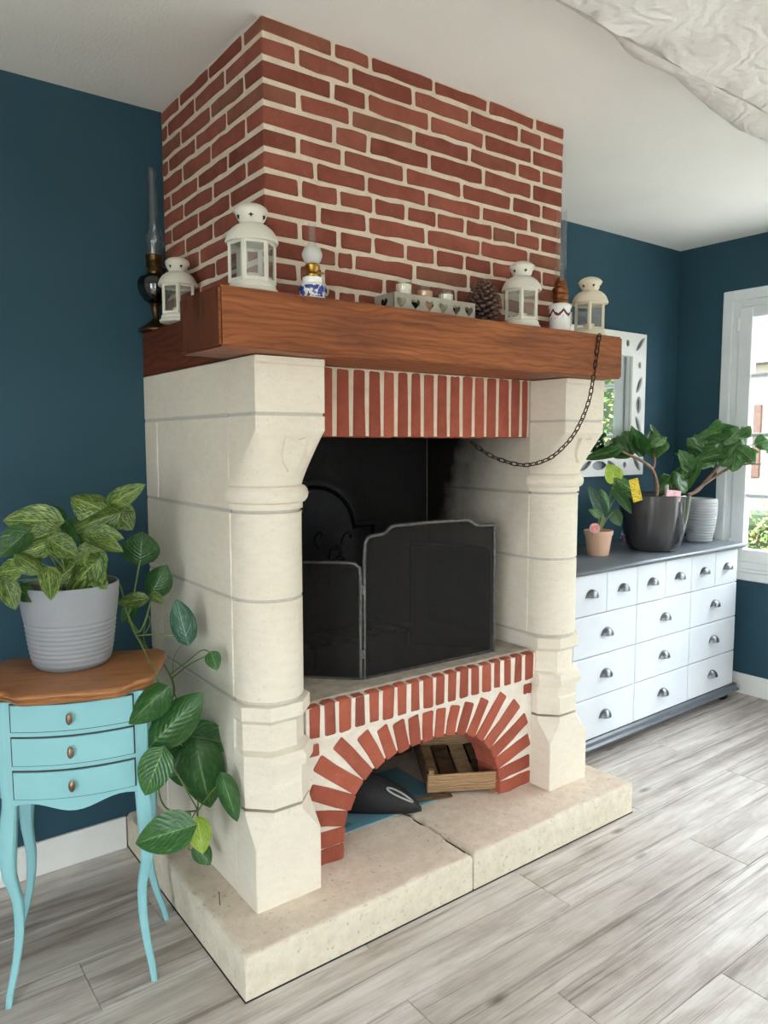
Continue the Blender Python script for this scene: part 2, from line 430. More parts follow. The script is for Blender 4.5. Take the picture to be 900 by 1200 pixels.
def m_leaf(name, dark, light, amount, rough=.38):
    t = NT(name).set(rough, 0, .5)
    v = t.vec('UV', (2.2, 9, 1), 7.0)
    n1 = t.noise(v, 2.6, 6, .65, .8)
    c = t.ramp(n1, [(max(0, .62 - amount * .4), dark), (min(1, .80 - amount * .35), light)])
    s = t.n('ShaderNodeSeparateXYZ'); t.l(t.n('ShaderNodeTexCoord').outputs['UV'], s.inputs[0])
    mid = t.math('ABSOLUTE', t.math('SUBTRACT', s.outputs[1], .5))
    c = t.mix(t.math('LESS_THAN', mid, .018), c, light)
    oi = t.n('ShaderNodeObjectInfo')
    c = t.mix(.8, c, t.ramp(oi.outputs['Random'], [(0, (190, 200, 180)), (1, (255, 255, 255))]), 'MULTIPLY')
    t.col(c)
    wv = t.n('ShaderNodeTexWave', wave_type='BANDS', bands_direction='X'); wv.inputs['Scale'].default_value = 2.6; wv.inputs['Distortion'].default_value = .6
    cv = t.n('ShaderNodeCombineXYZ'); t.l(t.math('SUBTRACT', s.outputs[0], t.math('MULTIPLY', mid, .9)), cv.inputs[0]); t.l(cv.outputs[0], wv.inputs['Vector'])
    t.bump(wv.outputs['Fac'], .25, .004)
    tl = t.n('ShaderNodeBsdfTranslucent'); t.l(c, tl.inputs[0]); mx = t.n('ShaderNodeMixShader'); mx.inputs[0].default_value = .22
    t.l(t.b.outputs[0], mx.inputs[1]); t.l(tl.outputs[0], mx.inputs[2]); t.l(mx.outputs[0], t.out.inputs[0])
    return t.m
M['leaf_var'] = m_leaf('variegated_pothos_leaf', (62, 98, 36), (176, 192, 108), .42)
M['leaf_green'] = m_leaf('green_pothos_leaf', (50, 98, 46), (112, 154, 86), .26, .3)
M['leaf_lime'] = m_leaf('lime_young_leaf', (150, 186, 40), (214, 232, 110), .5, .35)
M['leaf_dark'] = m_leaf('deep_green_leaf', (66, 110, 60), (132, 168, 100), .34, .16)
M['leaf_silver'] = m_leaf('blue_green_leaf', (52, 96, 80), (120, 158, 130), .35, .3)
M['stem'] = simple('green_stem', (92, 118, 58), (122, 142, 78), 20, .5)
M['stem_brown'] = simple('brown_woody_stem', (112, 82, 66), (150, 118, 96), 30, .6)
M['bark'] = simple('bark', (80, 62, 46), (110, 88, 66), 20, .9, bump=.6)

# ------------------------------------------------------------------ room shell
def struct(name, mb, mat, smooth=None, parent=None):
    o = mb.build(name, mat, parent, smooth)
    if not parent: o['kind'] = 'structure'
    return o
fl = struct('floor', MB().box(LX - .2, RX + .2, FY - .2, .1, -.12, -.012), M['gap'])
PW = .2128; y_edge = -1.15 + PW * 6
y = y_edge; row = 0
offs = {0: 0}
known = {-1.15: 1.505, -1.3628: .548, -1.5756: .952}
while y > FY:
    y1 = min(y, 0.0); y0 = max(y - PW, FY)
    if y1 - y0 > .01:
        st = None
        for k, vx in known.items():
            if abs(y - k) < .02: st = vx
        if st is None: st = random.uniform(0, 1.28)
        st -= 1.28 * math.ceil((st - LX) / 1.28)
        x = st
        while x < RX:
            a, b = max(x, LX), min(x + 1.28, RX)
            if b - a > .01:
                MB().cbox(a + .0007, b - .0007, y0 + .0008, y1 - .0008, -.012, 0, .0016).build('plank', M['floor'], fl)
            x += 1.28
    y -= PW
struct('ceiling', MB().box(LX - .2, RX + .2, FY - .2, .1, H, H + .15), M['ceiling'])
struct('wall_back', MB().box(LX - .2, RX + .2, 0, .2, -.1, H), M['teal'])

def wall_holes(axis, c0, c1, lo, hi, holes):
    mb = MB(); pos = lo
    def bx(a0, a1, z0, z1):
        if a1 - a0 < .001 or z1 - z0 < .001: return
        if axis == 'x': mb.box(c0, c1, a0, a1, z0, z1)
        else: mb.box(a0, a1, c0, c1, z0, z1)
    for (a0, a1, z0, z1) in sorted(holes):
        bx(pos, a0, -.1, H); bx(a0, a1, -.1, z0); bx(a0, a1, z1, H); pos = a1
    bx(pos, hi, -.1, H); return mb
struct('wall_right', wall_holes('x', RX, RX + .2, FY, 0, [WIN, DOOR_R]), M['teal'])
struct('wall_left', wall_holes('x', LX - .2, LX, FY, 0, [DOOR_L]), M['white_wall'])
struct('wall_front', wall_holes('y', FY - .2, FY, LX - .2, RX + .2, [DOOR_F]), M['white_wall'])
KB = .113
struct('baseboard_back', MB().cbox(LX, -.112, -.014, 0, 0, KB, .003).cbox(1.41, RX, -.014, 0, 0, KB, .003), M['trim_white'])
struct('baseboard_right', MB().cbox(RX - .014, RX, DOOR_R[1] + .08, -.014, 0, KB, .003), M['trim_white'])

# rough plastered ceiling beam running across the room
def ceiling_beam():
    mb = MB(); rings = []
    nx = 150
    for i in range(nx + 1):
        x = LX + (RX - LX) * i / nx
        lip = .006 + .15 * sstep(.3, 1.6, x) + .02 * noise.noise((x * 3.1, 1.7, 0)) * sstep(.3, .9, x) + .035 * math.exp(-((x - .74) / .1) ** 2)
        w = lambda s, a=.006: a * noise.noise((x * 6, s * 3.3, 2.0)) + a * .6 * noise.noise((x * 17, s * 5.1, 7.0))
        cr = -1.44 + .012 * noise.noise((x * 2.2, 9.0, 0)) + .006 * noise.noise((x * 9, 3.0, 0))
        zb = 2.30
        prof = [(-1.86, 2.5)]
        prof.append((-1.86 + w(0), zb + .03))
        for k in range(9):
            t = k / 8; yy = -1.84 + (cr - .012 + 1.84) * t
            prof.append((yy, zb + w(k + 1, .012)))
        cw = .003 + .006 * sstep(.25, .6, x) * (.6 + .8 * noise.noise((x * 4, 5.5, 0)))
        prof += [(cr - cw, zb + .006), (cr - cw * .6, zb + .06), (cr + cw * .6, zb + .06), (cr + cw + .001, zb + .010)]
        ll = max(lip, .004)
        prof += [(cr + .005 + ll * .35, zb + .012 + w(20)), (cr + .005 + ll * .75, zb + .02 + w(21)), (cr + .006 + ll, zb + .045 + w(22)), (cr + .02 + ll, 2.5)]
        rings.append([(x, a, b) for a, b in prof])
    mb.loft(rings, False, False)
    return struct('ceiling_beam', mb, M['plaster'], 50)
tag(ceiling_beam(), 'white roughly swirled plaster beam with a crack across the ceiling', 'beam')

# ------------------------------------------------------------------ windows and glazed doors
def window_right():
    y0, y1, z0, z1 = WIN
    fr = MB()
    # architrave on the room side, then the box frame in the opening
    A = .052
    for (a0, a1, b0, b1) in ((y1 - .004, y1 + A, z0 - .0145, z1 + .055), (y0 - A, y0 + .004, z0 - .0145, z1 + .055), (y0 + .0045, y1 - .0045, z1 - .004, z1 + .055), (y0 + .0045, y1 - .0045, z0 - .014, z0 + .004)):
        fr.cbox(RX - .022, RX + .001, a0, a1, b0, b1, .004)
    root = struct('window_1', fr, M['window_white'])
    f2 = MB()
    T = .042
    for (a0, a1, b0, b1) in ((y1 - T, y1, z0, z1), (y0, y0 + T, z0, z1), (y0 + T, y1 - T, z1 - T, z1), (y0 + T, y1 - T, z0, z0 + T)):
        f2.cbox(RX - .008, RX + .08, a0, a1, b0, b1, .004)
    f2.build('window_frame', M['window_white'], root)
    MB().cbox(RX - .03, RX + .001, y0 - A, y1 + A, z0 - .06, z0 - .015, .006).build('window_sill', M['window_white'], root)
    mid = (y0 + y1) / 2
    for (a0, a1, hinge) in ((mid, y1 - T, y1 - T), (y0 + T, mid, y0 + T)):
        S = .075; c = MB(); g0, g1, h0, h1 = a0 + S, a1 - S, z0 + T + .07, z1 - T - .058
        xs = (RX - .02, RX + .035)
        c.cbox(*xs, a1 - S, a1, z0 + T, z1 - T, .004); c.cbox(*xs, a0, a0 + S, z0 + T, z1 - T, .004)
        c.cbox(*xs, g0, g1, h1, z1 - T, .004); c.cbox(*xs, g0, g1, z0 + T, h0, .004)
        cs = c.build('casement', M['window_white'], root)
        zs = [h0, 1.107, 1.436, 1.755, h1]
        for zz in zs[1:-1]: MB().cbox(RX - .014, RX + .02, g0, g1, zz - .013, zz + .013, .006).build('glazing_bar', M['window_white'], cs)
        for k in range(4):
            lo = zs[k] + (.013 if k else 0); hi = zs[k + 1] - (.013 if k < 3 else 0)
            MB().box(RX + .002, RX + .006, g0, g1, lo, hi).build('pane', M['pane'], cs)
        for zz in (z0 + .13, 1.42, z1 - .13):
            MB().lathe([(.007, -.035), (.009, -.033), (.009, .033), (.007, .035)], 10, (RX - .026, hinge, zz)).build('hinge', M['window_white'], cs)
    hb = MB().cbox(RX - .032, RX - .018, mid - .015, mid + .015, 1.34, 1.46, .004).tube([(RX - .03, mid, 1.40), (RX - .06, mid, 1.40), (RX - .062, mid, 1.33), (RX - .062, mid, 1.30)], .007, 8)
    hb.build('window_handle', M['steel'], root)
window_right()
def glazed_door(name, axis, c, lo, hi, z1, inner):
    """plain glazed double door, beyond the picture"""
    def bx(mb, a0, a1, z0, zz, d0, d1, b=.004):
        if axis == 'x': mb.cbox(c + min(d0, d1), c + max(d0, d1), a0, a1, z0, zz, b)
        else: mb.cbox(a0, a1, c + min(d0, d1), c + max(d0, d1), z0, zz, b)
    f = MB()
    for r in ((lo, lo + .05, 0, z1), (hi - .05, hi, 0, z1), (lo, hi, z1 - .05, z1)): bx(f, *r, .02, .09 * inner)
    root = struct(name, f, M['window_white'])
    mid = (lo + hi) / 2
    for a0, a1 in ((lo + .05, mid), (mid, hi - .05)):
        l = MB()
        for r in ((a0, a0 + .08, .01, z1 - .05), (a1 - .08, a1, .01, z1 - .05), (a0, a1, z1 - .14, z1 - .05), (a0, a1, .01, .14)): bx(l, *r, .03 * inner, .07 * inner)
        lf = l.build('door_leaf', M['window_white'], root)
        g = MB(); bx(g, a0 + .08, a1 - .08, .14, z1 - .14, .048 * inner, .052 * inner, .001); g.build('pane', M['pane'], lf)
glazed_door('unseen_door_1', 'x', RX, DOOR_R[0], DOOR_R[1], DOOR_R[3], 1)
glazed_door('unseen_door_3', 'x', LX, DOOR_L[0], DOOR_L[1], DOOR_L[3], -1)
glazed_door('unseen_door_2', 'y', FY, DOOR_F[0], DOOR_F[1], DOOR_F[3], -1)

# ------------------------------------------------------------------ fireplace
HL, HR, HF, HZ = -.107, 1.501, -.918, .118
PXL = (0.0, .207); PXR = (1.192, 1.401)
PF, CF, PZ = -.777, -.82, 1.622
YB = -.655                                    # front of the pier body, behind the column
CL, CR, CY = .087, 1.269, -.72                # chimney breast
BT, BB, BF = 1.768, 1.625, -.894              # mantel beam
SY, SB = -.651, 1.418                         # soldier course
fp = thing('fireplace', 'large limestone and red brick fireplace with oak beam mantel', 'fireplace')

def rough_slab(x0, x1, y0, y1, z0, z1, chip=.013, seg=.013):
    """stone slab with a chipped, worn top edge"""
    nx = max(2, int((x1 - x0) / seg)); ny = max(2, int((y1 - y0) / seg))
    bm = bmesh.new()
    grid = {}
    def vert(x, y, z):
        k = (round(x, 4), round(y, 4), round(z, 4))
        if k not in grid: grid[k] = bm.verts.new((x, y, z))
        return grid[k]
    xs = [x0, x0 + chip] + [x0 + (x1 - x0) * i / nx for i in range(1, nx)] + [x1 - chip, x1]
    ys = [y0, y0 + chip] + [y0 + (y1 - y0) * i / ny for i in range(1, ny)] + [y1 - chip, y1]
    zs = [z0, z0 + (z1 - z0) * .5, z1 - chip, z1]
    def dedupe(v):
        out = [v[0], v[1]]
        for q in v[2:-2]:
            if q - out[-1] > .004 and v[-2] - q > .004: out.append(q)
        return out + [v[-2], v[-1]]
    xs, ys = dedupe(xs), dedupe(ys)
    for i in range(len(xs) - 1):
        for k in range(len(ys) - 1):
            bm.faces.new([vert(xs[i], ys[k], z1), vert(xs[i + 1], ys[k], z1), vert(xs[i + 1], ys[k + 1], z1), vert(xs[i], ys[k + 1], z1)])
    for l in range(len(zs) - 1):
        for i in range(len(xs) - 1):
            bm.faces.new([vert(xs[i], y0, zs[l]), vert(xs[i + 1], y0, zs[l]), vert(xs[i + 1], y0, zs[l + 1]), vert(xs[i], y0, zs[l + 1])])
        for k in range(len(ys) - 1):
            for X in (x0, x1):
                bm.faces.new([vert(X, ys[k], zs[l]), vert(X, ys[k + 1], zs[l]), vert(X, ys[k + 1], zs[l + 1]), vert(X, ys[k], zs[l + 1])])
    for v in bm.verts:
        p = v.co.copy(); n = noise.noise(p * 11); n2 = noise.noise(p * 45)
        e = (abs(p.x - x0) < 1e-4) + (abs(p.x - x1) < 1e-4) + (abs(p.y - y0) < 1e-4)
        if p.z > z1 - 1e-4:
            v.co.z += .0015 * n
            if e:
                c = chip * (.40 + .55 * n + .75 * n2); c = max(.0015, c)
                v.co.z -= c * .6
                if abs(p.y - y0) < 1e-4: v.co.y += c * .8
                if abs(p.x - x0) < 1e-4: v.co.x += c * .8
                if abs(p.x - x1) < 1e-4: v.co.x -= c * .8
        elif p.z > z0 + .01:
            if abs(p.y - y0) < 1e-4: v.co.y += .003 * n
    bmesh.ops.recalc_face_normals(bm, faces=bm.faces)
    me = bpy.data.meshes.new('slab'); bm.to_mesh(me); bm.free()
    me.materials.append(M['hearth'])
    me.shade_smooth(); me.set_sharp_from_angle(angle=math.radians(75))
    return me
hearth = MB().box(HL + .02, HR - .02, HF + .02, 0, 0, HZ - .012).build('hearth', M['gap'], fp)
HJ = .676
o = link('hearth_slab', rough_slab(HL, HJ - .0035, HF, -.001, 0.001, HZ), hearth)
o = link('hearth_slab', rough_slab(HJ + .0035, HR, HF, -.001, 0.001, HZ), hearth)
MB().box(HL - .0025, HR + .0025, HF - .0025, 0, 0, .003).build('sealant_line', M['black'], fp)

# ---- piers
def sect(x0, x1, yb, yf, cx, cy, k, z):
    """open outline of the engaged column: side, corner, front, corner, side"""
    pts = []
    n1, n2 = 2, 7
    for i in range(n1): pts.append((x0, yb + (yf + cy - yb) * i / n1))
    def corner(t):
        l = Vector((cx * t, -cy * t)); a = Vector((cx * (1 - math.cos(t * PI / 2)), -cy * math.sin(t * PI / 2)))
        return l * (1 - k) + a * k
    left = [corner(i / (n2 - 1)) for i in range(n2)]
    for p in left: pts.append((x0 + p.x, yf + cy + p.y))
    for i in range(1, 3): pts.append((x0 + cx + (x1 - x0 - 2 * cx) * i / 3, yf))
    for p in reversed(left): pts.append((x1 - p.x, yf + cy + p.y))
    for i in range(n1 - 1, -1, -1): pts.append((x1, yb + (yf + cy - yb) * i / n1))
    return [(a, b, z) for a, b in pts]
def rect_s(x0, x1, yf, z, c=.003): return sect(x0, x1, YB - .0004, yf, c, c, 0, z)
def oct_s(x0, x1, yf, z, c, g=0): return sect(x0 - g, x1 + g, YB - .0004, yf, c, c, 0, z)
def rnd_s(x0, x1, z, g=0, in_=.003):
    hw = (x1 - x0) / 2 - in_ + g
    return sect(x0 + in_ - g, x1 - in_ + g, YB - .0004, YB - .112 - g, hw * .97, .105 + g, 1, z)
def blend(a, b, t): return [tuple(p[i] * (1 - t) + q[i] * t for i in range(3)) for p, q in zip(a, b)]
G = .0046
def pier(x0, x1):
    core = MB().box(x0 + .003, x1 - .003, YB + .004, 0, HZ, PZ - .002).loft([rnd_s(x0, x1, .3, -.035), rnd_s(x0, x1, .66, -.035), rnd_s(x0, x1, .675, -.004), rnd_s(x0, x1, 1.3, -.004), rect_s(x0 + .004, x1 - .004, CF + .004, 1.44), rect_s(x0 + .004, x1 - .004, CF + .004, 1.6)], False, True).build('stone_pier', M['joint'], fp)
    zs = [HZ, .39, .69, .975, 1.217, 1.476, PZ]
    for i in range(6):
        a, b = zs[i] + (G if i else 0), zs[i + 1] - (G if i < 5 else 0)
        splits = [(YB + .0, 0)] if i % 2 else [(YB, -.118), (-.113, 0)]
        for s0, s1 in splits:
            MB().cbox(x0, x1, s0, s1 - .0015, a, b, .0025).build('body_block', M['stone'], core)
    def stone(name, rings): MB().loft(rings, False, True).build(name, M['stone'], core, 28)
    # square base with broach stops
    stone('base_stone', [rect_s(x0, x1, PF, HZ), rect_s(x0, x1, PF, .30), rect_s(x0, x1, PF, .302),
                         oct_s(x0, x1, PF + .004, .372, .058), oct_s(x0, x1, PF + .006, .39 - G, .058)])
    stone('plinth_stone', [oct_s(x0, x1, PF + .006, .39 + G, .058), oct_s(x0, x1, PF + .006, .455, .058), oct_s(x0, x1, PF + .012, .462, .056),
                           oct_s(x0, x1, PF + .010, .500, .056), oct_s(x0, x1, PF - .004, .506, .056, .006), oct_s(x0, x1, PF - .006, .528, .056, .007),
                           oct_s(x0, x1, PF + .004, .545, .056, .002), oct_s(x0, x1, PF + .026, .553, .056, -.006), oct_s(x0, x1, PF + .026, .628, .056, -.006),
                           oct_s(x0, x1, PF + .010, .640, .058, .003), oct_s(x0, x1, PF + .006, .645, .058, .005), oct_s(x0, x1, PF + .006, .682, .058, .005), oct_s(x0, x1, PF + .016, .69 - G, .06, 0)])
    stone('shaft_drum', [rnd_s(x0, x1, .69 + G), rnd_s(x0, x1, .975 - G)])
    stone('shaft_drum', [rnd_s(x0, x1, .975 + G), rnd_s(x0, x1, 1.205), rnd_s(x0, x1, 1.217 - G, .003)])
    top = rect_s(x0, x1, CF + .004, 1.428, .006)
    bot = rnd_s(x0, x1, 1.288, .002)
    rings = [rnd_s(x0, x1, 1.217 + G, .004), rnd_s(x0, x1, 1.236, .004)]
    for k in range(7):
        a = k / 6 * PI; rings.append(rnd_s(x0, x1, 1.262 - .024 * math.cos(a), .003 + .017 * math.sin(a)))
    for k in range(0, 9):
        t = k / 8; e = t ** 1.15; g = blend(bot, top, e); rings.append([(p[0], p[1], 1.288 + (1.428 - 1.288) * t) for p in g])
    rings += [rect_s(x0, x1, CF, 1.434), rect_s(x0, x1, CF, 1.476 - G)]
    stone('capital_stone', rings)
    stone('cap_stone', [rect_s(x0, x1, CF, 1.476 + G), rect_s(x0, x1, CF, 1.602), rect_s(x0, x1, CF + .002, 1.604), rect_s(x0, x1, CF - .002, 1.606), rect_s(x0, x1, CF - .002, PZ)])
    # carved shield on the sloping face
    xm = (x0 + x1) / 2 + .012; sh = [(-.03, .042), (-.01, .038), (.01, .038), (.03, .042), (.032, .0), (.02, -.026), (.004, -.04), (-.004, -.046), (-.012, -.036), (-.026, -.02), (-.032, .004)]
    def fn(u, v, d):
        z = 1.372 + v; t = (z - 1.288) / .14
        return (xm + u, (YB - .112) * (1 - t ** 1.15) + (CF + .004) * t ** 1.15 - d, z)
    MB().prism(sh, fn, -.012, .012).build('shield', M['stone'], core)
    return core
pier(*PXL); pier(*PXR)

# ---- firebox lining
fb = MB().box(PXL[1] - .06, PXR[0] + .06, -.075, -.002, HZ, 1.60).box(PXL[1] - .02, PXR[0] + .02, SY + .11, -.002, 1.60, 1.62)
fb.build('firebox_back', M['soot'], fp)
fbk = MB()
ol = [(-.30, 0), (.30, 0), (.30, .46)] + [(.20 * math.cos(a) + .0, .46 + .17 * math.sin(a)) for a in [PI * k / 12 for k in range(13)]] + [(-.30, .46)]
fbk.prism(ol, lambda u, v, d: (.60 + u, -.077 - d, .628 + v), 0, .028)
fbo = fbk.build('fireback', M['cast_iron'], fp)
rel = MB()
for k in range(26):
    a = random.uniform(0, 2 * PI); rr = random.uniform(.02, .24); cx, cz = .60 + rr * math.cos(a), .628 + .27 + rr * math.sin(a) * .95
    pts = [(cx + .05 * math.cos(a + s * 3) * s, -.107, cz + .05 * math.sin(a + s * 3) * s) for s in [q / 6 for q in range(7)]]
    rel.tube(pts, [.009 * (1 - .6 * q / 6) for q in range(7)], 6)
rel.tube([(.60 + u * .93, -.106, .628 + v * .96) for u, v in ol], .009, 6, closed=True)
rel.build('relief_ornament', M['cast_iron'], fbo, 60)

wp = at(500, 560, y=-.13)
MB().tube([(wp.x, -.13, 1.60), (wp.x + .002, -.13, 1.2), (wp.x + .004, -.13, .70)], .0022, 6).build('pale_line', M['steel'], fp)  # thin pale vertical line near the back of the firebox

# ---- brick pieces
def wavy_brick(u0, u1, v0, v1, fn, j=.0030, depth=.035, mat='brick', parent=None, shear=None):
    """brick face outlined with uneven edges; fn(u,v,d): d>0 goes into the wall"""
    L, Hh = u1 - u0, v1 - v0
    nu = max(2, min(4, int(L / .05)))
    r = .0045; rj = lambda: random.uniform(-j, j)
    pts = []
    for i in range(nu + 1):
        u = u0 + r + (L - 2 * r) * i / nu; pts.append((u, v0 + rj()))
    pts.append((u1 + rj(), v0 + Hh * .5))if Hh > .09 else None
    pts.append((u1 + rj() * .6, v0 + r)); pts.append((u1 + rj() * .6, v1 - r))
    for i in range(nu, -1, -1):
        u = u0 + r + (L - 2 * r) * i / nu; pts.append((u, v1 + rj()))
    pts.append((u0 + rj() * .6, v1 - r)); pts.append((u0 + rj() * .6, v0 + r))
    if Hh > .09: pts.sort(key=lambda p: math.atan2((p[1] - (v0 + v1) / 2) / Hh, (p[0] - (u0 + u1) / 2) / L))
    cu, cv = (u0 + u1) / 2, (v0 + v1) / 2
    ins = .003
    inner = [(cu + (p[0] - cu) * (1 - ins / L * 2), cv + (p[1] - cv) * (1 - ins / Hh * 2)) for p in pts]
    dz = random.uniform(-.0012, .0012)
    mb = MB(); tl = random.uniform(-.02, .02)
    mb.loft([[fn(p[0], p[1], depth) for p in pts], [fn(p[0], p[1], .0035 + dz + tl * (p[1] - cv)) for p in pts], [fn(p[0], p[1], dz + tl * (p[1] - cv)) for p in inner]], True, True)
    return mb.build('brick', M[mat], parent, 40)

# ---- chimney breast
cb = MB().box(CL + .003, CR - .003, CY + .0035, -.001, BT - .002, H).build('chimney_breast', M['mortar'], fp)
beds = [2.5, 2.453, 2.396, 2.339, 2.284, 2.224, 2.169, 2.114, 2.059, 2.002, 1.945, 1.890, 1.836, 1.782, 1.766]
FR = [[(390.8, 59.6), (434.7, 74.4), (508.9, 99.6), (572.5, 125.3), (627.1, 146)],
      [(348.6, 67), (411.3, 89.2), (485.1, 113.4), (551.1, 137.6), (609.2, 157.6), (636.2, 169.2)],
      [(390.4, 106), (430.9, 118.7), (504.3, 142.8), (568, 165), (624.2, 184)],
      [(350.7, 117.7), (411.5, 138.8), (485.8, 159.9), (551.1, 179.8), (607, 197.7), (635.2, 207.2)],
      [(392.5, 157.8), (432.6, 166.2), (503.9, 190.3), (567.2, 207.2), (624, 222)],
      [(350.2, 168.3), (402.2, 185), (475.2, 204.3), (541.9, 220.9), (600.3, 236.8), (635.2, 245.2)],
      [(370, 199), (430.3, 213.8), (500.5, 230.4), (564.9, 247.3), (620.6, 259)],
      [(352.1, 221.2), (397.7, 229.6), (438.7, 240.2), (476.9, 247.6), (511.7, 253.3), (545.9, 264.9), (577.1, 271.2), (604.6, 277.6), (633.7, 283.9)],
      [(373.9, 247.6), (431.3, 262.3), (500.5, 275.4), (563.8, 290.2), (619.8, 301.8)],
      [(352.1, 270.8), (397.7, 280.3), (437.9, 289.8), (475.8, 296.1), (511.2, 302.9), (545, 309.2), (577.1, 314.5), (604, 320), (635.6, 325)],
      [(363, 295), (395, 303.5), (415.5, 307.7), (486.2, 319.3), (549.7, 332.4), (600, 340), (630, 346)],
      [(350.7, 319.3), (379, 322), (451, 332), (474, 338), (535, 348), (590, 358), (628, 366)],
      [(372, 342), (396, 346.8), (419.3, 350), (480, 360), (540, 370), (600, 380)],
      [(350, 350), (420, 360), (500, 372), (560, 380), (620, 390)]]
LFJ = [[(283.5, 47.3), (243.5, 90), (209.3, 122)], [(262.7, 87.3), (227.5, 127.3), (196, 159)], [(285.3, 94), (245.9, 134), (211.2, 164.7)],
       [(264.8, 140.7), (228.5, 171.3), (196.8, 196.7)], [(287.2, 148.7), (246.7, 180.7), (213.3, 204.7)], [(266.1, 186), (231.2, 218), (200, 242)],
       [(288, 199.3), (248.5, 226), (214.7, 250)], [(268.8, 236.7), (232, 263.3), (201.3, 284.7)], [(288, 245), (249.3, 271.3), (216.8, 292.7)],
       [(269, 284), (233.3, 306), (202, 325)], [(288, 295), (252, 316.7), (218, 340)], [(269, 330), (235, 345), (204, 360)], [(288, 340), (252, 355), (219, 370)], [(269, 360), (235, 372), (205, 380)]]
JT = .0062
for r in range(14):
    z1 = beds[r] - (.004 if r == 0 else JT); z0 = beds[r + 1] + JT
    if z1 - z0 < .004: continue
    fx = [at(px, py, y=CY).x for px, py in FR[r]]; ly = [at(px, py, x=CL).y for px, py in LFJ[r]]
    sag = lambda x: 0.0
    # corner brick turns the corner
    d = ly[0] - CY if r != 12 else .1
    MB().cbox(CL, fx[0] - JT, CY, ly[0] - JT, z0, z1, .004, .0016).build('brick', M['brick'], cb, 40)
    for k in range(len(fx)):
        a = fx[k] + JT; b = (fx[k + 1] - JT) if k + 1 < len(fx) else CR
        if r in (7,) and k in (3, 5, 6): b += JT * .8
        if b - a < .02: continue
        if k + 1 == len(fx): MB().cbox(a, b, CY, CY + .10, z0, z1, .004, .0016).build('brick', M['brick'], cb, 40)
        else: wavy_brick(a, b, z0, z1, lambda u, v, d: (u, CY + d, v), parent=cb)
    for k in range(len(ly)):
        a = ly[k] + JT; b = (ly[k + 1] - JT) if k + 1 < len(ly) else -.002
        if b - a < .02: continue
        wavy_brick(a, b, z0, z1, lambda u, v, d: (CL + d, u, v), parent=cb)
rs = MB()                        # the flank towards the window, out of sight
for r in range(14):
    z1 = beds[r] - JT; z0 = beds[r + 1] + JT
    if z1 - z0 < .01: continue
    yy = CY + .105 + (.08 if r % 2 else 0)
    while yy < -.03:
        rs.cbox(CR - .03, CR, yy + JT, min(yy + .17, -.002) - JT, z0, z1, .004, .001); yy += .17
o = rs.build('brick_courses', M['brick'], cb); o['kind'] = 'stuff'

# ---- beams
def beam(name, x0, x1, y0, y1, z0, z1, mat, seg=.05, amp=.003):
    bm = bmesh.new()
    bmesh.ops.create_cube(bm, size=1)
    bmesh.ops.scale(bm, vec=(x1 - x0, y1 - y0, z1 - z0), verts=bm.verts)
    bmesh.ops.translate(bm, vec=((x0 + x1) / 2, (y0 + y1) / 2, (z0 + z1) / 2), verts=bm.verts)
    bmesh.ops.bevel(bm, geom=list(bm.edges), offset=.006, segments=2, affect='EDGES')
    ax = 0 if x1 - x0 > y1 - y0 else 1
    lo, hi = ((x0, x1), (y0, y1))[ax]
    n = int((hi - lo) / seg)
    for i in range(1, n):
        co = [0, 0, 0]; co[ax] = lo + (hi - lo) * i / n; no = [0, 0, 0]; no[ax] = 1
        bmesh.ops.bisect_plane(bm, geom=bm.verts[:] + bm.edges[:] + bm.faces[:], plane_co=co, plane_no=no)
    for v in bm.verts:
        n1 = noise.noise(v.co * 5); n2 = noise.noise(v.co * 4 + Vector((9, 3, 1)))
        v.co.z += amp * n1; v.co.y += amp * n2 * (1 if ax == 0 else 0)
    me = bpy.data.meshes.new(name); bm.to_mesh(me); bm.free(); me.materials.append(M[mat])
    me.shade_smooth(); me.set_sharp_from_angle(angle=math.radians(40))
    return link(name, me, fp)
M['beam_end'] = m_wood('shaded_end_grain', [(62, 32, 20), (84, 44, 28), (104, 58, 38)], 'z', 1.0, .6, .25, ringy=.5)  # end grain with the shade on the beam ends painted into its colour
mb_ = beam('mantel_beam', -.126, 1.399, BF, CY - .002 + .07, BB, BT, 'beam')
sb_ = beam('side_beam', 0.0, .2, CY + .072, -.001, PZ, BT, 'beam_dark', amp=.001)
sb2 = beam('side_beam', 1.20, 1.398, CY + .072, -.001, PZ, BT, 'beam_dark', amp=.001)
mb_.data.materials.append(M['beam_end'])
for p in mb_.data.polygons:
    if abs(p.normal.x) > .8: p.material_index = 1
tag(sb_, 'dark red-brown side beam'); tag(mb_, 'orange-brown oak mantel beam')

# ---- soldier course under the beam
sc = MB().box(PXL[1] - .01, PXR[0] + .01, SY + .0035, SY + .11, SB + .003, BB).build('soldier_course', M['mortar'], fp)
sx = [at(360 + a / 3.214, 470, y=SY).x for a in (105, 168, 228, 284, 336, 388, 436, 486, 534, 583, 629, 674, 719, 766, 807)]
sx = [PXL[1] + .052] + [sx[0]] + sx[1:]
sx = [PXL[1] + .0, ] + sx + [PXR[0] - .002]
sx = sorted(sx)
for a, b in zip(sx[:-1], sx[1:]):
    if b - a < .03: continue
    wavy_brick(a + .0068, b - .0068, SB, BB - .002, lambda u, v, d: (u, SY + d, v), depth=.10, mat='brick_hot', parent=sc, j=.002)

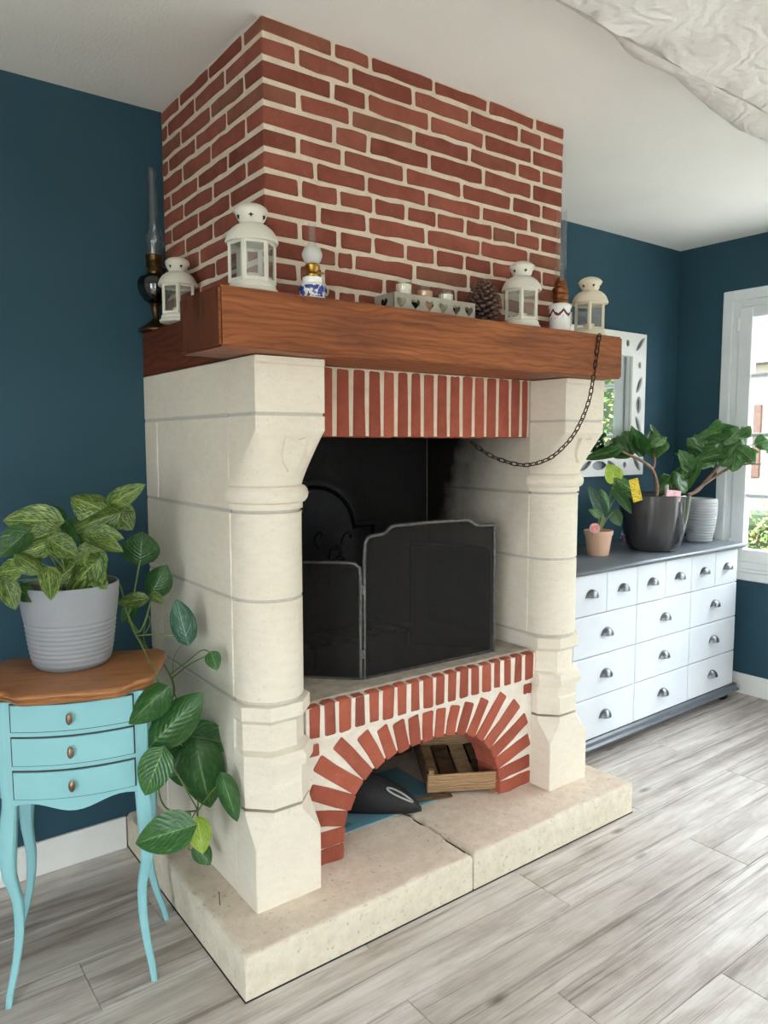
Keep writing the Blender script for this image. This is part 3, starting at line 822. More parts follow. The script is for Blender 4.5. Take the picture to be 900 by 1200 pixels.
# ---- hearth wall with the arch
AY, RY, RT, RB_ = -.69, -.702, .628, .522
AC, AA, AB, AE = .682, .352, .300, 2.5
def arch_pt(t):
    c, s = math.cos(t), math.sin(t)
    return Vector((AC + AA * math.copysign(abs(c) ** (2 / AE), c), HZ + AB * abs(s) ** (2 / AE)))
X0, X1 = PXL[1] + .001, PXR[0] - .001
N = 48
inner = [arch_pt(PI - PI * k / N) for k in range(N + 1)]
outer = []
for k in range(N + 1):
    t = k / N
    if t < .28: outer.append((X0, HZ + (RB_ - HZ) * t / .28))
    elif t > .72: outer.append((X1, HZ + (RB_ - HZ) * (1 - t) / .28))
    else: outer.append((X0 + (X1 - X0) * (t - .28) / .44, RB_))
aw = MB(); fn = lambda u, v, d: (u, AY + .004 + d, v)
vs = [fn(u, v, d) for d in (0, .115) for u, v in [tuple(p) for p in inner] + outer]
n = N + 1
fs = []
for k in range(N):
    fs += [(k, k + 1, n + k + 1, n + k), (2 * n + k, 3 * n + k, 3 * n + k + 1, 2 * n + k + 1), (k, 2 * n + k, 2 * n + k + 1, k + 1)]
aw.add(vs, fs)
arch = aw.build('arch_wall', M['mortar_white'], fp)
# arch bricks fan out from the opening
L = [0]
fine = [arch_pt(PI - PI * k / 400) for k in range(401)]
for a, b in zip(fine[:-1], fine[1:]): L.append(L[-1] + (b - a).length)
NB = 21
def along(s):
    for k in range(400):
        if L[k + 1] >= s:
            t = (s - L[k]) / max(1e-9, L[k + 1] - L[k]); return fine[k].lerp(fine[k + 1], t)
    return fine[-1]
for i in range(NB):
    s = L[-1] * (i + .5) / NB
    p = along(s)
    # bricks lean towards a point low in the middle of the opening
    tang = (along(min(L[-1], s + .03)) - along(max(0, s - .03))).normalized()
    nrm = Vector((-tang.y, tang.x))
    frac = (i + .5) / NB
    rad = (p - Vector((AC, HZ + .03))).normalized()
    nrm = (nrm * .55 + rad * .45).normalized()
    if i in (0, NB - 1): nrm = Vector((-1 if i == 0 else 1, .02))
    if i in (1, NB - 2): nrm = Vector((-1 if i == 1 else 1, .10)).normalized()
    w = .050 if i < 5 or i > NB - 6 else .045
    def room(q):
        m = .19
        if nrm.x < -.01: m = min(m, (q.x - X0 - .004) / -nrm.x)
        if nrm.x > .01: m = min(m, (X1 - .004 - q.x) / nrm.x)
        if nrm.y > .01: m = min(m, (RB_ - .012 - q.y) / nrm.y)
        return m
    tv = Vector((nrm.y, -nrm.x))
    ln = max(.05, min(room(p + tv * w / 2), room(p - tv * w / 2)))
    off = random.uniform(.006, .014)
    def fnb(u, v, d, p=p, nrm=nrm, tv=tv): 
        q = p + nrm * u + tv * v; return (q.x, AY + d, q.y)
    wavy_brick(-off, ln, -w / 2, w / 2, fnb, depth=.11, mat='brick_hot', parent=arch, j=.0025)
for (a, b, c, d_) in ((X0 + .006, X0 + .05, .468, .508), (X1 - .045, X1 - .004, .470, .508)):
    wavy_brick(a, b, c, d_, lambda u, v, d: (u, AY + d, v), mat='brick_hot', parent=arch)
# rowlock course and fire shelf
sh = MB().box(X0, X1, RY + .004, -.075, RB_ - .002, RT - .004).build('fire_shelf', M['mortar_white'], fp)
rj = [.264, .317, .373, .426, .481, .538, .591, .647, .7, .753, .807, .86, .914, .97, 1.021, 1.075, 1.13]
rj = [X0 + .001] + rj + [X1]
for a, b in zip(rj[:-1], rj[1:]):
    MB().cbox(a + .0052, b - .0052, RY + random.uniform(-.002, .002), RY + .07, RB_ + .004, RT + random.uniform(-.001, .003), .007, .0018).build('brick', M['brick_hot'], sh, 50)
MB().cbox(X0 + .002, X1 - .002, RY + .030, -.076, RT - .006, RT + .0068, .003).build('shelf_paving', simple('ashy_stone', (150, 140, 128), (186, 176, 164), 22, .9, bump=.5, bscale=70), fp)
# niche lining below the shelf
MB().box(X0, X0 + .06, AY + .116, -.075, HZ, RB_ - .002).build('niche_side', M['soot'], fp)
MB().box(X1 - .06, X1, AY + .116, -.075, HZ, RB_ - .002).build('niche_side', M['soot'], fp)

# ---- chain hanging across the right pier
def chain():
    A = Vector((1.262, -.906, 1.764)); B = Vector((.866, -.668, 1.414))
    hd = Vector((B.x - A.x, B.y - A.y)); hl = hd.length; hd.normalize(); nn = Vector((-hd.y, hd.x))
    pp = []
    for px, py in [(702, 396), (697, 430), (690, 470), (675, 505), (658, 526), (640, 539), (615, 545), (590, 540), (570, 531), (552, 518)]:
        d = _fw + _r * ((px - 450) / F_PX) - _u * ((py - 600) / F_PX)
        t = (nn.dot(Vector((A.x - CAM.x, A.y - CAM.y)))) / nn.dot(Vector((d.x, d.y)))
        pp.append(CAM + d * t)
    # smooth (Catmull-Rom)
    sm = []
    for i in range(len(pp) - 1):
        p0, p1, p2, p3 = pp[max(i - 1, 0)], pp[i], pp[i + 1], pp[min(i + 2, len(pp) - 1)]
        for k in range(12):
            t = k / 12
            sm.append(.5 * ((2 * p1) + (p2 - p0) * t + (2 * p0 - 5 * p1 + 4 * p2 - p3) * t * t + (3 * p1 - p0 - 3 * p2 + p3) * t ** 3))
    sm.append(pp[-1])
    th = thing('chain', 'rusty iron chain hanging from mantel beam across right stone pillar', 'chain', tuple(pp[0]))
    o0 = Vector(pp[0])
    acc = [0]
    for a, b in zip(sm[:-1], sm[1:]): acc.append(acc[-1] + (b - a).length)
    step = .0225
    link_pts = []
    for k in range(16):
        a = 2 * PI * k / 16; link_pts.append((.0148 * math.cos(a) * (1 if abs(math.cos(a)) < .3 else 1.0), .0058 * math.copysign(abs(math.sin(a)) ** .6, math.sin(a)), 0))
    me = MB().tube(link_pts, .0021, 6, closed=True).mesh('chain_link', M['iron'], 60)
    k = 0; s = 0
    while s < acc[-1]:
        j = next(i for i in range(len(acc) - 1) if acc[i + 1] >= s)
        p = sm[j].lerp(sm[j + 1], (s - acc[j]) / max(1e-9, acc[j + 1] - acc[j])); t = (sm[j + 1] - sm[j]).normalized()
        up = Vector((hd.y, -hd.x, .3)).normalized(); yv = up.cross(t).normalized(); zv = t.cross(yv)
        if k % 2: yv, zv = (zv + yv * .45).normalized(), None
        zv = t.cross(yv).normalized(); yv = zv.cross(t)
        Mx = Matrix(((t.x, yv.x, zv.x, p.x - o0.x), (t.y, yv.y, zv.y, p.y - o0.y), (t.z, yv.z, zv.z, p.z - o0.z), (0, 0, 0, 1)))
        link('chain_link', me, th, Mx); s += step; k += 1
    MB().tube([(0, .02, .006), (0, -.004, .006), (0, -.008, .0)], .0025, 6).build('nail', M['iron'], th)
chain()

# ---- fire screen
def fire_screen():
    b = Vector((.487, -.597, RT + .002))
    th = thing('fire_screen', 'black folding fire screen of wire mesh with worn steel frame', 'fire screen', tuple(b))
    W = .565; ang = math.atan2(-.02, .555)
    def panel(name, outline, org, a, fr=.0065):
        f = lambda u, v, d=0: (org[0] + u * math.cos(a) - d * math.sin(a), org[1] + u * math.sin(a) + d * math.cos(a), v)
        fo = MB().tube([f(u, v) for u, v in outline], fr, 8, closed=True).build(name, M['screen_frame'], th, 50)
        MB().prism(outline, lambda u, v, d: f(u, v, d), -.0006, .0006).build('wire_mesh', M['wire_mesh'], fo)
    main = [(.0, .008), (.0, .40), (.004, .452), (.014, .468), (.03, .472), (.075, .476), (.09, .486), (.105, .497), (.12, .500), (.27, .502), (.43, .500), (.445, .496), (.46, .486), (.475, .478), (.49, .476), (W - .004, .474), (W, .468), (W, .4), (W, .008)]
    panel('center_panel', main, (.002, 0), ang)
    wing = lambda w: [(.0, .008), (.0, .34), (.003, .372), (.018, .385), (.04, .388), (w, .388), (w, .008)]
    wl = wing(.26)
    panel('side_panel', wl, (-.010, .004), PI - math.radians(44))
    panel('side_panel', wing(.30), (W + .004, .0), math.radians(128))
    for z in (.09, .30):
        MB().lathe([(.005, -.016), (.008, -.014), (.008, .014), (.005, .016)], 10, (-.004, .003, z)).build('hinge', M['screen_frame'], th)
fire_screen()
# grate behind the screen
def grate():
    th = thing('fire_grate', 'low black iron fire grate behind the fire screen', 'grate', (.62, -.33, RT))
    for k in range(7):
        MB().tube([(-.2 + k * .066, -.10, .10), (-.2 + k * .066, -.09, .085), (-.2 + k * .066, .12, .085)], .006, 6).build('bar', M['iron'], th)
    MB().tube([(-.22, -.07, .08), (.22, -.07, .08)], .007, 6).tube([(-.22, .09, .08), (.22, .09, .08)], .007, 6).build('crossbar', M['iron'], th)
    for sx_ in (-.2, .2):
        for sy_ in (-.07, .09): MB().tube([(sx_, sy_, .08), (sx_, sy_, 0)], .007, 6).build('leg', M['iron'], th)
grate()

# ------------------------------------------------------------------ things on the mantel
def lantern(name, label, loc, rz, s=1.0, mat='lantern', dots=False):
    th = thing(name, label, 'lantern', loc, rz, 'small metal lanterns on the mantel')
    m = M[mat]; k = 1.0
    sc_ = lambda pr: [(r * s, z * s) for r, z in pr]
    MB().lathe(sc_([(.052, 0), (.060, .002), (.062, .006), (.061, .010), (.056, .013), (.056, .020), (.053, .026), (.050, .028), (.0, .028)]), 32).build('base', m, th, 40)
    MB().lathe(sc_([(.050, .121), (.062, .119), (.064, .123), (.062, .129), (.0605, .133), (.057, .141), (.050, .151), (.040, .159), (.030, .164), (.024, .165), (.0, .165)]), 32).build('roof', m, th, 40)
    cr = MB().lathe(sc_([(.023, .162), (.027, .167), (.033, .176), (.0375, .186), (.0395, .193), (.039, .197), (.036, .202), (.027, .208), (.014, .212), (.0, .213)]), 28).build('crown', m, th, 50)
    st = [((.0062 if q % 2 == 0 else .0026) * s * math.cos(q * PI / 4), (.0062 if q % 2 == 0 else .0026) * s * math.sin(q * PI / 4)) for q in range(8)]
    for q in range(6):
        a = q * PI / 3 + .35; r = .0345 * s
        MB().prism(st, lambda u, v, d, a=a, r=r: (r * math.cos(a) - u * math.sin(a) + d * math.cos(a), r * math.sin(a) + u * math.cos(a) + d * math.sin(a), .1795 * s + v), -.006 * s, .0018 * s).build('star_hole', M['black'], cr)
    hexr = .0550 * s; hp = [(hexr * math.cos(q * PI / 3), hexr * math.sin(q * PI / 3)) for q in range(6)]
    for q in range(6):
        x, y = hp[q]; MB().tube([(x, y, .026 * s), (x, y, .121 * s)], .0030 * s, 8).build('post', m, th, 60)
    for q in range(6):
        a, b = Vector((*hp[q], 0)), Vector((*hp[(q + 1) % 6], 0)); d = (b - a).normalized(); L = (b - a).length; nn_ = Vector((d.y, -d.x, 0))
        fn = lambda u, v, dd: tuple(a + d * u + nn_ * dd + Vector((0, 0, v)))
        o_, w_ = .003 * s, .0068 * s
        out = [(o_, .027 * s), (L - o_, .027 * s), (L - o_, .121 * s), (o_, .121 * s)]; inn = [(w_, .035 * s), (L - w_, .035 * s), (L - w_, .114 * s), (w_, .114 * s)]
        f_ = MB().plate_hole(out, inn, fn, -.0015 * s, .0015 * s).build('pane_frame', m, th)
        MB().prism(inn, fn, -.0006, .0006).build('pane', M['glass'], f_)
    MB().lathe(sc_([(.018, .028), (.018, .050), (.0, .050)]), 16).build('candle', M['candle'], th, 40)
    bl = [(s * .030 * math.cos(t) - .006 * s, s * .041 * math.sin(t), s * (.1935 + .003 * math.sin(t * 2))) for t in [2 * PI * q / 24 for q in range(24)]]
    hb = MB().tube(bl, .0011 * s, 5, closed=True).build('wire_handle', m, th, 60)
    return th
lantern('metal_lantern', 'cream lantern nearest the brick corner, left of blue porcelain lamp', (.002, -.812, BT), .72, 1.03)
lantern('metal_lantern', 'small cream lantern on the dark side beam beside the brass lamp', (.022, -.275, BT), .14, .93)
lantern('metal_lantern', 'white lantern standing right next to the pine cone', (.972, -.808, BT), .75, 1.02)
lantern('metal_lantern', 'ivory lantern at the right end of the beam by the chain', (1.325, -.805, BT), .66, 1.0, 'lantern_warm')

def oil_lamp():
    th = thing('oil_lamp', 'tall brass oil lamp with dark glass bowl and clear chimney', 'lamp', (.028, -.062, BT))
    MB().lathe([(.0, 0), (.056, .0), (.057, .006), (.052, .012), (.040, .018), (.030, .026), (.016, .034), (.012, .045), (.013, .07), (.016, .085), (.022, .092), (.0, .094)], 28).build('foot', M['brass_dark'], th, 45)
    MB().lathe([(.018, .092), (.034, .10), (.048, .118), (.055, .142), (.055, .160), (.048, .174), (.030, .182), (.020, .186), (.0, .187)], 32).build('oil_bowl', M['glass_dark'], th, 60)
    MB().lathe([(.0, .104), (.032, .108), (.046, .125), (.050, .146), (.0, .147)], 28).build('oil', M['brass_dark'], th, 60)
    MB().lathe([(.0, .184), (.023, .185), (.025, .192), (.022, .196), (.022, .206), (.027, .208), (.027, .222), (.024, .226), (.028, .232), (.029, .246), (.022, .250), (.0, .25)], 24).build('burner', M['brass_dark'], th, 40)
    MB().tube([(.026, 0, .214), (.045, 0, .214)], .0025, 6).lathe([(.008, 0), (.008, .003)], 12, (.045, 0, .2125)).build('wick_knob', M['brass'], th)
    gp = [(.025, .248), (.028, .262), (.033, .285), (.034, .298), (.030, .312), (.020, .33), (.0165, .36), (.0155, .52)]
    MB().lathe(gp, 24, cap=False).build('glass_chimney', M['glass'], th, 60)
oil_lamp()
def delft_mat():
    t = NT('blue_and_white_porcelain').set(.15, 0, .5)
    g = t.n('ShaderNodeTexCoord'); s = t.n('ShaderNodeSeparateXYZ'); t.l(g.outputs['Object'], s.inputs[0])
    band = t.math('MULTIPLY', t.math('GREATER_THAN', s.outputs[2], .010), t.math('LESS_THAN', s.outputs[2], .040))
    nz = t.noise(t.vec('O'), 95, 3, .6)
    f = t.math('MULTIPLY', band, t.math('GREATER_THAN', nz, .47))
    t.col(t.mix(f, (238, 236, 232), (44, 66, 150))); return t.m
def mini_lamp():
    th = thing('porcelain_lamp', 'tiny blue and white porcelain oil lamp with frosted globe', 'lamp', (.172, -.818, BT))
    MB().lathe([(.0, 0), (.030, 0), (.034, .006), (.036, .02), (.036, .034), (.033, .042), (.026, .048), (.027, .054), (.026, .062), (.022, .064), (.0, .065)], 28).build('porcelain_base', delft_mat(), th, 50)
    MB().lathe([(.0, .064), (.017, .064), (.019, .07), (.014, .076), (.019, .084), (.020, .093), (.015, .098), (.0, .098)], 20).build('burner', M['brass'], th, 40)
    MB().tube([(.018, 0, .078), (.03, 0, .078)], .002, 6).lathe([(.006, 0), (.006, .003)], 10, (.03, 0, .0765)).build('wick_knob', M['brass'], th)
    MB().lathe([(.013, .096), (.021, .103), (.0265, .117), (.0265, .124), (.021, .138), (.013, .143), (.0, .144)], 28).build('globe', M['frost'], th, 60)
    gp = [(.0115, .142), (.0105, .16), (.010, .20)]
    MB().lathe(gp, 20, cap=False).build('glass_chimney', M['glass'], th, 60)
    hd = [(.034 + .014 * math.sin(t), 0, .034 + .014 * math.cos(t)) for t in [PI * q / 8 for q in range(9)]]
    MB().tube(hd, .0028, 6).build('handle', M['lantern'], th, 60)
mini_lamp()
def heart(n=24, s=1.0):
    out = []
    for k in range(n):
        t = 2 * PI * k / n; out.append((s * .0625 * 16 * math.sin(t) ** 3 * -1, s * .0625 * (13 * math.cos(t) - 5 * math.cos(2 * t) - 2 * math.cos(3 * t) - math.cos(4 * t)) + .1 * s))
    return out
def sq_loop(pts, hw, hh):
    """points on a rectangle in the same angular order as pts"""
    out = []
    for u, v in pts:
        k = max(abs(u) / hw, abs(v) / hh, 1e-6); out.append((u / k, v / k))
    # put true corners in
    for sx_ in (-1, 1):
        for sy_ in (-1, 1):
            i = min(range(len(out)), key=lambda q: (out[q][0] - sx_ * hw) ** 2 + (out[q][1] - sy_ * hh) ** 2); out[i] = (sx_ * hw, sy_ * hh)
    return out
def tray():
    x0, x1, y0, y1 = .425, .738, -.838, -.745
    th = thing('candle_tray', 'grey metal candle tray with row of cut-out hearts', 'tray', ((x0 + x1) / 2, (y0 + y1) / 2, BT))
    W = x1 - x0; D = y1 - y0; hh = .0265
    for q in range(6):
        cx = -W / 2 + W * (q + .5) / 6; hs = heart(24, .0165)
        MB().plate_hole(sq_loop(hs, W / 12, hh), hs, lambda u, v, d: (cx + u, -D / 2 + d, hh + .001 + v), 0, .0018).build('heart_panel', M['tray'], th)
    MB().cbox(-W / 2, W / 2, D / 2 - .0018, D / 2, .001, .054, .0005).build('back_panel', M['black'], th)  # black, so the shade seen through the hearts is in the colour
    for sx_ in (-1, 1):
        hs = heart(24, .0165)
        MB().plate_hole(sq_loop(hs, D / 2, hh), hs, lambda u, v, d, sx_=sx_: (sx_ * (W / 2 - d), u, hh + .001 + v), 0, .0018).build('end_panel', M['tray'], th)
    MB().box(-W / 2, W / 2, -D / 2, D / 2, 0, .0018).build('floor_panel', M['black'], th)  # blackened too, painting the tray's unlit inside
    for i, (x, mt, h) in enumerate(((-.085, 'candle', .086), (-.005, 'candle_orange', .076), (.078, 'candle', .076))):
        g = thing('candle_glass', ['cream candle in clear glass at the left of the heart tray', 'peach candle in clear glass in the middle of the heart tray', 'white candle in clear glass right in the heart tray'][i], 'candle',
                  ((x0 + x1) / 2 + x, (y0 + y1) / 2, BT + .002), 0, 'candles in the heart tray')
        gp = [(.0, 0), (.020, 0), (.0235, .004), (.025, h + .012)]
        MB().lathe(gp + [(.0235, h + .012), (.0215, .006), (.0, .006)], 24, cap=False).build('glass_cup', M['glass'], g, 50)
        MB().lathe([(.0, .007), (.0205, .007), (.0225, h), (.019, h + .001), (.0, h - .002)], 20).build('wax', M[mt], g, 50)
        MB().tube([(0, 0, h - .003), (0, .001, h + .008)], .0009, 5).build('wick', M['black'], g)
tray()
def pinecone():
    c = (.801, -.808, BT)
    th = thing('pine_cone', 'brown open pine cone standing upright on the mantel beam', 'pine cone', c)
    MB().lathe([(.0, .0), (.018, .002), (.028, .03), (.026, .07), (.016, .105), (.004, .125), (.0, .126)], 14).build('core', M['black'], th, 60)
    mb = MB(); ga = PI * (3 - math.sqrt(5)); Nn = 150
    for k in range(Nn):
        t = (k + .5) / Nn; z = .006 + .118 * t; R_ = .046 * math.sin(PI * min(1, (.14 + t * .80)) ** .85) ** .75 + .004
        a = k * ga; d = Vector((math.cos(a), math.sin(a), 0)); s_ = Vector((-d.y, d.x, 0)); el = -.35 + 1.15 * t
        ax = d * math.cos(el) + Vector((0, 0, math.sin(el))); up = s_.cross(ax) * -1
        b = d * R_ * .35 + Vector((0, 0, z - .004)); L = R_ * .68; w = .0085 * (1 - .35 * t)
        tip = b + ax * L
        mb.add([b - s_ * .003, b + s_ * .003, tip - s_ * w - ax * .004 + up * .001, tip + s_ * w - ax * .004 + up * .001, tip + up * .002, tip - s_ * w * .7 - up * .004 - ax * .003, tip + s_ * w * .7 - up * .004 - ax * .003, b - up * .003],
               [(0, 1, 3, 4, 2), (2, 4, 5), (4, 3, 6), (4, 6, 5), (0, 2, 5, 7), (1, 7, 6, 3), (7, 5, 6), (0, 7, 1)])
    o = mb.build('scales', M['pine'], th); o['kind'] = 'stuff'
    for c_ in th.children: c_.scale = (1.16, 1.16, 1.08)
pinecone()
def enamel_mat():
    t = NT('white_enamel_with_red_swags').set(.2, 0, .5)
    g = t.n('ShaderNodeTexCoord'); s = t.n('ShaderNodeSeparateXYZ'); t.l(g.outputs['Object'], s.inputs[0])
    ang = t.math('ARCTAN2', s.outputs[1], s.outputs[0])
    sw = t.math('MULTIPLY_ADD', t.math('ABSOLUTE', t.math('SINE', t.math('MULTIPLY', ang, 3.0))), -.016, .078)
    dd = t.math('ABSOLUTE', t.math('SUBTRACT', s.outputs[2], sw))
    nz = t.noise(t.vec('O'), 150, 3, .6)
    f = t.math('LESS_THAN', dd, t.math('MULTIPLY', nz, .010))
    dots = t.math('MULTIPLY', t.math('GREATER_THAN', nz, .64), t.math('MULTIPLY', t.math('GREATER_THAN', s.outputs[2], .045), t.math('LESS_THAN', s.outputs[2], .07)))
    t.col(t.mix(t.math('MAXIMUM', f, dots), (236, 234, 232), (92, 34, 36))); return t.m
def enamel_lamp():
    th = thing('enamel_lamp', 'white enamel mug-shaped oil lamp with dark red swag pattern', 'lamp', (1.158, -.812, BT))
    MB().lathe([(.0, 0), (.034, .0), (.036, .004), (.036, .084), (.039, .088), (.039, .092), (.036, .098), (.028, .102), (.0, .103)], 32).build('enamel_body', enamel_mat(), th, 45)
    MB().lathe([(.0, .10), (.022, .102), (.026, .11), (.024, .116), (.028, .122), (.029, .13), (.024, .136), (.027, .142), (.027, .152), (.020, .158), (.021, .166), (.017, .178), (.010, .190), (.0, .192)], 24).build('burner', simple('copper_burner', (104, 60, 36), (150, 94, 58), 60, .4, .9), th, 40)
    gp = [(.018, .176), (.019, .205), (.021, .222), (.019, .238), (.0175, .25), (.0165, .41)]
    MB().lathe(gp, 22, cap=False).build('glass_chimney', M['glass'], th, 60)
    hd = [(.034, 0, .078), (.046, 0, .082), (.058, 0, .078), (.060, 0, .06), (.058, 0, .036), (.046, 0, .024), (.035, 0, .026)]
    MB().tube(hd, .003, 8).build('handle', M['lantern'], th, 60)
enamel_lamp()
wb_ = thing('matchbox', 'tiny white box on the beam between mug-shaped lamp and ivory lantern', 'box', (1.238, -.80, BT))
MB().cbox(-.028, .028, -.016, .016, 0, .018, .002).build('sleeve', M['trim_white'], wb_)
MB().cbox(-.0285, .0285, -.0145, .0145, .002, .016, .001).build('drawer_tray', M['candle'], wb_)

# ------------------------------------------------------------------ mirror with pierced white frame
def mirror():
    x0, x1, z0, z1 = 2.035, 2.82, 1.218, 1.993
    th = thing('wall_mirror', 'square wall mirror with wide white frame of pierced leaf cut-outs', 'mirror', ((x0 + x1) / 2, -.004, z0))
    W = x1 - x0; Hh = z1 - z0; fw_ = .115
    MB().box(-W / 2 + fw_ - .01, W / 2 - fw_ + .01, -.012, -.006, fw_ - .01, Hh - fw_ + .01).build('mirror_glass', M['mirror'], th)
    MB().box(-W / 2 + .008, W / 2 - .008, -.005, 0, .008, Hh - .008).build('backing', simple('grey_backing', (150, 156, 160), None, 3, .6), th)
    leafp = [(.05 * math.sin(t) * (1 if True else 1), .016 * math.cos(t) * abs(math.cos(t)) ** .2) for t in [2 * PI * k / 16 for k in range(16)]]
    rot = lambda P, a: [(u * math.cos(a) - v * math.sin(a), u * math.sin(a) + v * math.cos(a)) for u, v in P]
    dia = [(.018 * math.cos(t) * .8, .018 * math.sin(t)) for t in [2 * PI * k / 16 for k in range(16)]]
    cres = rot(leafp, PI / 2)
    def cell(cu, cv, hw, hh, P, flip):
        fn = (lambda u, v, d: (cu + u, -.012 - d, cv + v))
        MB().plate_hole(sq_loop(P, hw, hh), P, fn, 0, .012).build('frame_panel', M['trim_white'], th)
    inner_ = Hh - 2 * fw_; n_ = 5; c = inner_ / n_
    for sx_ in (-1, 1):
        cx = sx_ * (W / 2 - fw_ / 2)
        for k in range(n_):
            P = [dia, rot(leafp, PI / 2 + .5 * sx_), [(u * 1.5, v * .95) for u, v in cres], rot(leafp, PI / 2 - .5 * sx_), dia][k]
            cell(cx, fw_ + c * (k + .5), fw_ / 2, c / 2, P, 0)
        for cz in (fw_ / 2, Hh - fw_ / 2):
            cell(cx, cz, fw_ / 2, fw_ / 2, rot(leafp, PI / 4 * sx_ * (1 if cz > Hh / 2 else -1) * 1.0 + (0)), 0)
    iw = W - 2 * fw_; ch = iw / n_
    for cz in (fw_ / 2, Hh - fw_ / 2):
        for k in range(n_):
            P = [dia, rot(leafp, .5), [(u * 1.2, v * 1.6) for u, v in leafp], rot(leafp, -.5), dia][k]
            cell(-iw / 2 + ch * (k + .5), cz, ch / 2, fw_ / 2, P, 0)
    lip = MB()
    a, b, c_, d_ = -W / 2 + fw_, W / 2 - fw_, fw_, Hh - fw_
    for r in ((a - .006, a + .012, c_, d_), (b - .012, b + .006, c_, d_), (a, b, c_ - .006, c_ + .012), (a, b, d_ - .012, d_ + .006)):
        lip.cbox(r[0], r[1], -.028, -.012, r[2], r[3], .003)
    lip.build('inner_moulding', M['trim_white'], th)
mirror()

# ------------------------------------------------------------------ chest of drawers
def chest():
    th = thing('chest_of_drawers', 'long white chest of many drawers with slate grey top', 'chest', (2.322, -.255, 0), math.radians(1.15))
    W, D = 1.405, .47; yF = -D / 2 - .015
    MB().cbox(-W / 2, W / 2, yF + .016, D / 2, .085, .836, .003).build('carcass', M['cream_side'], th)
    MB().cbox(-W / 2 - .03, W / 2 + .055, yF - .03, D / 2 + .005, .836, .860, .011).build('top_board', M['chest_grey'], th, 60)
    MB().cbox(-W / 2 - .01, W / 2 + .02, yF - .014, D / 2, .052, .088, .008).cbox(-W / 2 - .02, W / 2 + .03, yF - .024, D / 2, .045, .064, .008).build('plinth', M['chest_grey'], th)
    for sx_ in (-1, 1):
        for y_ in (yF + .05, D / 2 - .06):
            MB().lathe([(.0, 0), (.030, 0), (.040, .012), (.042, .025), (.036, .04), (.028, .046), (.0, .046)], 20, (sx_ * (W / 2 - .045), y_, 0)).build('bun_foot', M['black'], th, 50)
    xs = [-W / 2 + .008, -.232, .235, W / 2 - .008]
    zr = [.088, .275, .463, .650]
    cup = MB()
    rows = []
    for i in range(7):
        ph = PI / 2 * i / 6
        rows.append([(.031 * math.cos(PI * k / 14) * math.cos(ph * .98), -.024 * math.sin(PI * k / 14) * math.cos(ph) - .0005, .032 * math.sin(ph) * (1 if True else 1)) for k in range(15)])
    cup.loft(rows, False, False)
    cup.add([(-.033, 0, -.001), (.033, 0, -.001), (.033, -.002, -.001), (-.033, -.002, -.001), (-.033, 0, .004), (.033, 0, .004), (.033, -.002, .004), (-.033, -.002, .004)], [(0, 1, 2, 3), (4, 7, 6, 5), (0, 4, 5, 1), (1, 5, 6, 2), (2, 6, 7, 3), (3, 7, 4, 0)])
    cme = cup.mesh('cup_handle', M['steel'], 60, False)
    def drawer(a, b, z0, z1):
        d = MB().cbox(a + .0022, b - .0022, yF, yF + .018, z0 + .0022, z1 - .0022, .0025).build('drawer', M['drawer_white'], th)
        link('cup_handle', cme, d, Matrix.Translation(((a + b) / 2, yF - .0005, (z0 + z1) / 2 - .008)) @ Matrix.Diagonal((1.2, 1.25, 1.05, 1)))
    for r in range(3):
        for c in range(3): drawer(xs[c], xs[c + 1], zr[r], zr[r + 1])
    for c in range(3):
        m_ = (xs[c] + xs[c + 1]) / 2; drawer(xs[c], m_, .650, .832); drawer(m_, xs[c + 1], .650, .832)
chest()

